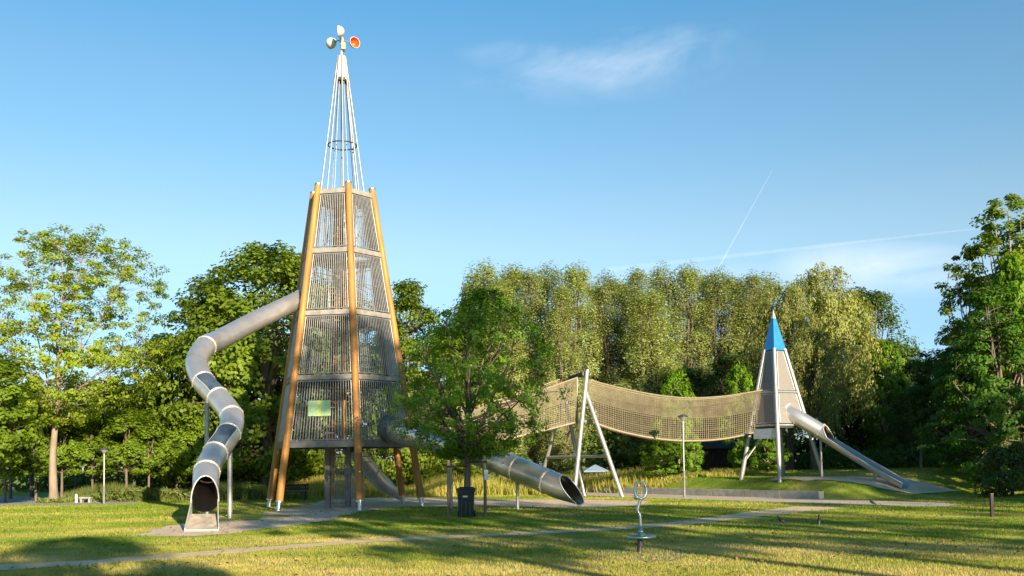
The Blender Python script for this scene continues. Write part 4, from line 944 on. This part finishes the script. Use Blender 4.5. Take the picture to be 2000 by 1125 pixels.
# dark trees at right
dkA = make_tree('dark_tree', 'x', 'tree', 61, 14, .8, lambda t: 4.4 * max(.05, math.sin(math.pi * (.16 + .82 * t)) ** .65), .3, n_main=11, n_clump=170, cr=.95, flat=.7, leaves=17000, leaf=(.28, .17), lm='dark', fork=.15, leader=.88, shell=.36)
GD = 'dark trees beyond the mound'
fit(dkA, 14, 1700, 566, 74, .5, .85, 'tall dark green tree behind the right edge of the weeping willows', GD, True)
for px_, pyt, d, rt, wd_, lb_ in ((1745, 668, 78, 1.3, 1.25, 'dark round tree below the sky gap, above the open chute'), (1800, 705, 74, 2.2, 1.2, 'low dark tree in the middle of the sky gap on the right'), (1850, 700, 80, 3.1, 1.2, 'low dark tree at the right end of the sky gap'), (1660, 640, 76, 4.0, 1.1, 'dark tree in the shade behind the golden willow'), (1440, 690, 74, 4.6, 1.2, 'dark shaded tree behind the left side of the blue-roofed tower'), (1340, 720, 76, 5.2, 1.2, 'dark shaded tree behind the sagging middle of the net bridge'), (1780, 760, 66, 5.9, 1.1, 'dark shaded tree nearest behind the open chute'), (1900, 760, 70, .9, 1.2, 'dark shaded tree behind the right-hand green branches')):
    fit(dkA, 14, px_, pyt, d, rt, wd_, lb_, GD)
# sunlit tip tree in the gap
br = make_tree('bright_tree', 'x', 'tree', 64, 6, .5, lambda t: 2.2 * max(.05, math.sin(math.pi * (.18 + .80 * t)) ** .6), .09, n_main=9, n_clump=90, cr=.55, flat=.65, leaves=8000, leaf=(.24, .15), lm='bright', bm='palebark', fork=.12, leader=.85, shell=.4)
GS = 'bright green bushy trees around the bridge'
fit(br, 6, 1326, 724, 63, .2, .55, 'bright green small tree poking up behind the middle of the net bridge', GS, True)
fit(br, 6, 1452, 716, 62, 1.5, .55, 'bright green small tree just left of the blue-roofed tower', GS)
fit(br, 6, 1292, 848, 55, 2.5, 1.25, 'bright green bush hanging down to the mound left of the lamp post', GS)
fit(br, 6, 1447, 862, 57, 3.3, .75, 'bright green bush beside the dark shed', GS)
fit(br, 6, 1500, 846, 55.5, 4.1, 1.3, 'bright green bush between the legs of the blue-roofed tower', GS)
fit(br, 6, 1352, 850, 60, 5.0, .8, 'bright green bush reaching over the dark shed front', GS)
fit(br, 6, 1735, 668, 70, 1.9, .50, 'sunlit yellow-green tree top beside the willows at the sky gap', GS)
# right-hand trees
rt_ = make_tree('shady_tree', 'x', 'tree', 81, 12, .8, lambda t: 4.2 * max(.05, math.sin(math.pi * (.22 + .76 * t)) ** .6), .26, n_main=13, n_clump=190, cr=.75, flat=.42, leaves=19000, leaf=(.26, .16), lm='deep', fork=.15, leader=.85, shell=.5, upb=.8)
airy = make_tree('airy_tree', 'x', 'tree', 83, 13, 3.2, lambda t: 2.6 * max(.05, math.sin(math.pi * (.15 + .80 * t)) ** .6), .17, n_main=13, n_clump=85, cr=.55, flat=.5, leaves=6500, leaf=(.24, .15), lm='oak', bm='palebark', fork=.28, leader=.95, shell=.6)
GR = 'trees along the right edge'
fit(airy, 13, 1905, 496, 50, .4, .8, 'airy tree with visible pale limbs against the sky on the right', None, True)
fit(airy, 13, 1985, 385, 49, 1.9, .9, 'tallest dark airy tree at the right picture edge')
fit(rt_, 12, 1960, 560, 45, .7, .78, 'broad green tree with layered branches filling the right edge', GR, True)
fit(rt_, 12, 1900, 672, 50, 2.4, 1.0, 'lower green tree with drooping layers left of the right edge trees', GR)
fit(rt_, 12, 2010, 480, 53, 3.4, .85, 'tall green tree partly cut off by the right picture edge', GR)
fit(rt_, 12, 1880, 640, 57, 5.0, 1.05, 'broad green tree joining the dark wood to the right edge trees', GR)
again(rt_, Vector((34, 53, T(34, 53))), 2.0, .95, 1.05, 'broad green tree just beyond the right picture edge', GR)
again(rt_, Vector((40, 62, T(40, 62))), 4.0, 1.05, 1.1, 'broad green tree farther back beyond the right picture edge', GR)
fit(br, 6, 2000, 500, 47, .8, .40, 'sunlit yellow-green branch crown at the right picture edge', None)
db = make_tree('round_bush', 'round dark grey-green bush on the grass at the right edge', 'bush', 91, 2.6, .05, lambda t: 1.7 * max(.1, math.sin(math.pi * (.30 + .68 * t)) ** .5), .07, n_main=8, n_clump=80, cr=.40, flat=.8, leaves=7500, leaf=(.15, .09), lm='dark', fork=.04, leader=.7, shell=.35)
fit(db, 2.6, 1975, 868, 41.5, .3, 1.0, None, None, True)
th = make_tree('thin_tree', 'slender pale-trunked tree standing in the dark wood right of the chute', 'tree', 93, 7, 3.6, lambda t: 1.2 * max(.05, math.sin(math.pi * (.2 + .76 * t))), .085, n_main=6, n_clump=30, cr=.4, flat=.5, leaves=1500, leaf=(.2, .13), lm='dark', bm='palebark', fork=.5, leader=.95)
fit(th, 7, 1800, 740, 58, .3, 1.0, None, None, True)
# trees standing behind and beside the viewpoint that shade the lawn
GH = 'tall trees standing behind the viewpoint'; LH = 'tall broadleaf tree behind the viewpoint that shades the lawn'
tall_ = make_tree('tall_tree', 'x', 'tree', 95, 21, 7.6, lambda t: 3.7 * max(.1, math.sin(math.pi * (.20 + .72 * t)) ** .6), .3, n_main=12, n_clump=120, cr=.75, flat=.6, leaves=5600, leaf=(.34, .22), lm='oak', fork=.35, leader=.9, shell=.45)
for i, (x_, y_, h_, wd_) in enumerate(((12.6, -8.5, 21, .9), (15.8, -7, 22, .9), (19.3, -9, 22, .95), (23.2, -7.5, 19, .95), (28, -9, 14.5, 1.0), (33.5, -7, 14, 1.0), (39.5, -8, 18, 1.0), (44.5, -6, 19, .9), (54, -6, 25, 1.1), (60, -2, 27, 1.1))):
    (place if i == 0 else again)(tall_, Vector((x_, y_, 0)), x_ * 1.7, h_ / 21 * wd_, h_ / 21, LH, GH)
for x_, y_, h_, wd_, src in ((4.6, -9, 10.0, .75, oakA), (-2.0, -6, 6.3, .8, oakB), (29, 22, 11.0, .7, oakA), (41, 22, 18, .8, oakA), (47, 26, 20, .85, oakB), (52, 30, 22, .85, oakA)):
    again(src, Vector((x_, y_, 0)), x_ * 1.7, h_ / 14 * wd_, h_ / 14, LH, GH)

tagk(link('fallen_leaves', np_mesh('fallen_leaves', leaf_quads(LITTER[0], LITTER[1], np.full(len(LITTER[0]), .085), np.full(len(LITTER[0]), .055), rng), np.arange(4 * len(LITTER[0])).reshape(-1, 4)), mat('dry_leaf', (.30, .19, .07), .8, col2=(.20, .12, .05), scale=3)), kind='stuff')
# dim undergrowth closing the wood, tall meadow grass, reeds
def mass(name, n, x0, x1, d0, d1, h, lm, leaf, seed, px=False):
    rg = np.random.default_rng(seed); x_ = rg.uniform(x0, x1, n); d = rg.uniform(d0, d1, n); top = h * (.6 + .4 * np.sin(x_ * .55 + seed) * np.sin(x_ * .23 + 1)); z = terr(x_, d) + top * rg.random(n) ** .9
    pos = np.stack([x_, d, z], -1); nn = rg.normal(size=(n, 3)) * .6 + np.array([0, -.5, .6]); nn /= np.linalg.norm(nn, axis=1, keepdims=True)
    v = leaf_quads(pos, nn, np.full(n, leaf[0]), np.full(n, leaf[1]), rg); return tagk(link(name, np_mesh(name, v, np.arange(4 * n).reshape(-1, 4)), L[lm]), kind='stuff')
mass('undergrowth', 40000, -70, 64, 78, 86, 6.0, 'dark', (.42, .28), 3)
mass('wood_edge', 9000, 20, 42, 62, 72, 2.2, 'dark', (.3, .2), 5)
mass('ground_cover', 5000, -26, -14, 53, 56, .9, 'reed', (.3, .1), 6)
def tall(name, n, pxa, pxb, d0, d1, h, wd, m, off=.9):
    px_ = rng.uniform(pxa, pxb, n); d = rng.uniform(d0, d1, n); x_ = (px_ - 1000) / F * d; k = keep_off(x_, d); sc = .75 + .35 * np.sin(x_ * .9 + d * .4)
    return blades(name, x_[k], d[k], h * sc[k], wd, m, .3)
tall('tall_meadow_grass', 42000, 560, 1290, 55, 68, 1.0, .055, L['meadow'])
tall('reed_grass', 26000, -60, 600, 53, 62, .85, .05, L['reed'])
tall('rough_grass', 5000, 1240, 1480, 53.5, 57, .35, .04, L['meadow'])

# ------------------------------------------------------------------ vapour trails
def trail_mat(name, a):
    m = bpy.data.materials.new(name); m.use_nodes = True; t = m.node_tree; t.nodes.clear(); o = N(t, 'ShaderNodeOutputMaterial'); d = N(t, 'ShaderNodeBsdfDiffuse'); d.inputs[0].default_value = (.9, .9, .9, 1)
    tr = N(t, 'ShaderNodeBsdfTransparent'); mx = N(t, 'ShaderNodeMixShader'); nz = N(t, 'ShaderNodeTexNoise'); nz.inputs['Scale'].default_value = .02; nz.inputs['Detail'].default_value = 4
    tc = N(t, 'ShaderNodeTexCoord'); lk(t, tc.outputs['Object'], nz.inputs['Vector']); mr = N(t, 'ShaderNodeMapRange'); mr.inputs[1].default_value = .3; mr.inputs[2].default_value = .7; mr.inputs[3].default_value = a * .5; mr.inputs[4].default_value = a
    lk(t, nz.outputs[0], mr.inputs[0]); lk(t, mr.outputs[0], mx.inputs[0]); lk(t, tr.outputs[0], mx.inputs[1]); lk(t, d.outputs[0], mx.inputs[2]); lk(t, mx.outputs[0], o.inputs[0]); return m
def trail(label, a, b, r0, r1, al):
    n = 24; pts = [a.lerp(b, i / n) for i in range(n + 1)]; t = MB().tube(pts, [r0 + (r1 - r0) * i / n for i in range(n + 1)], 8, caps=False).build('vapour_trail', trail_mat('vapour', al)); tagk(t, label, 'vapour trail', 'vapour trails in the sky')
trail('short steep white vapour trail rising above the poplars', P(1508, 333, 4000), P(1403, 524, 4000), 1.2, 3.6, .05)
trail('long faint nearly level vapour trail low in the right sky', P(1930, 444, 4200), P(1180, 528, 4200), 4.5, 14.0, .022)
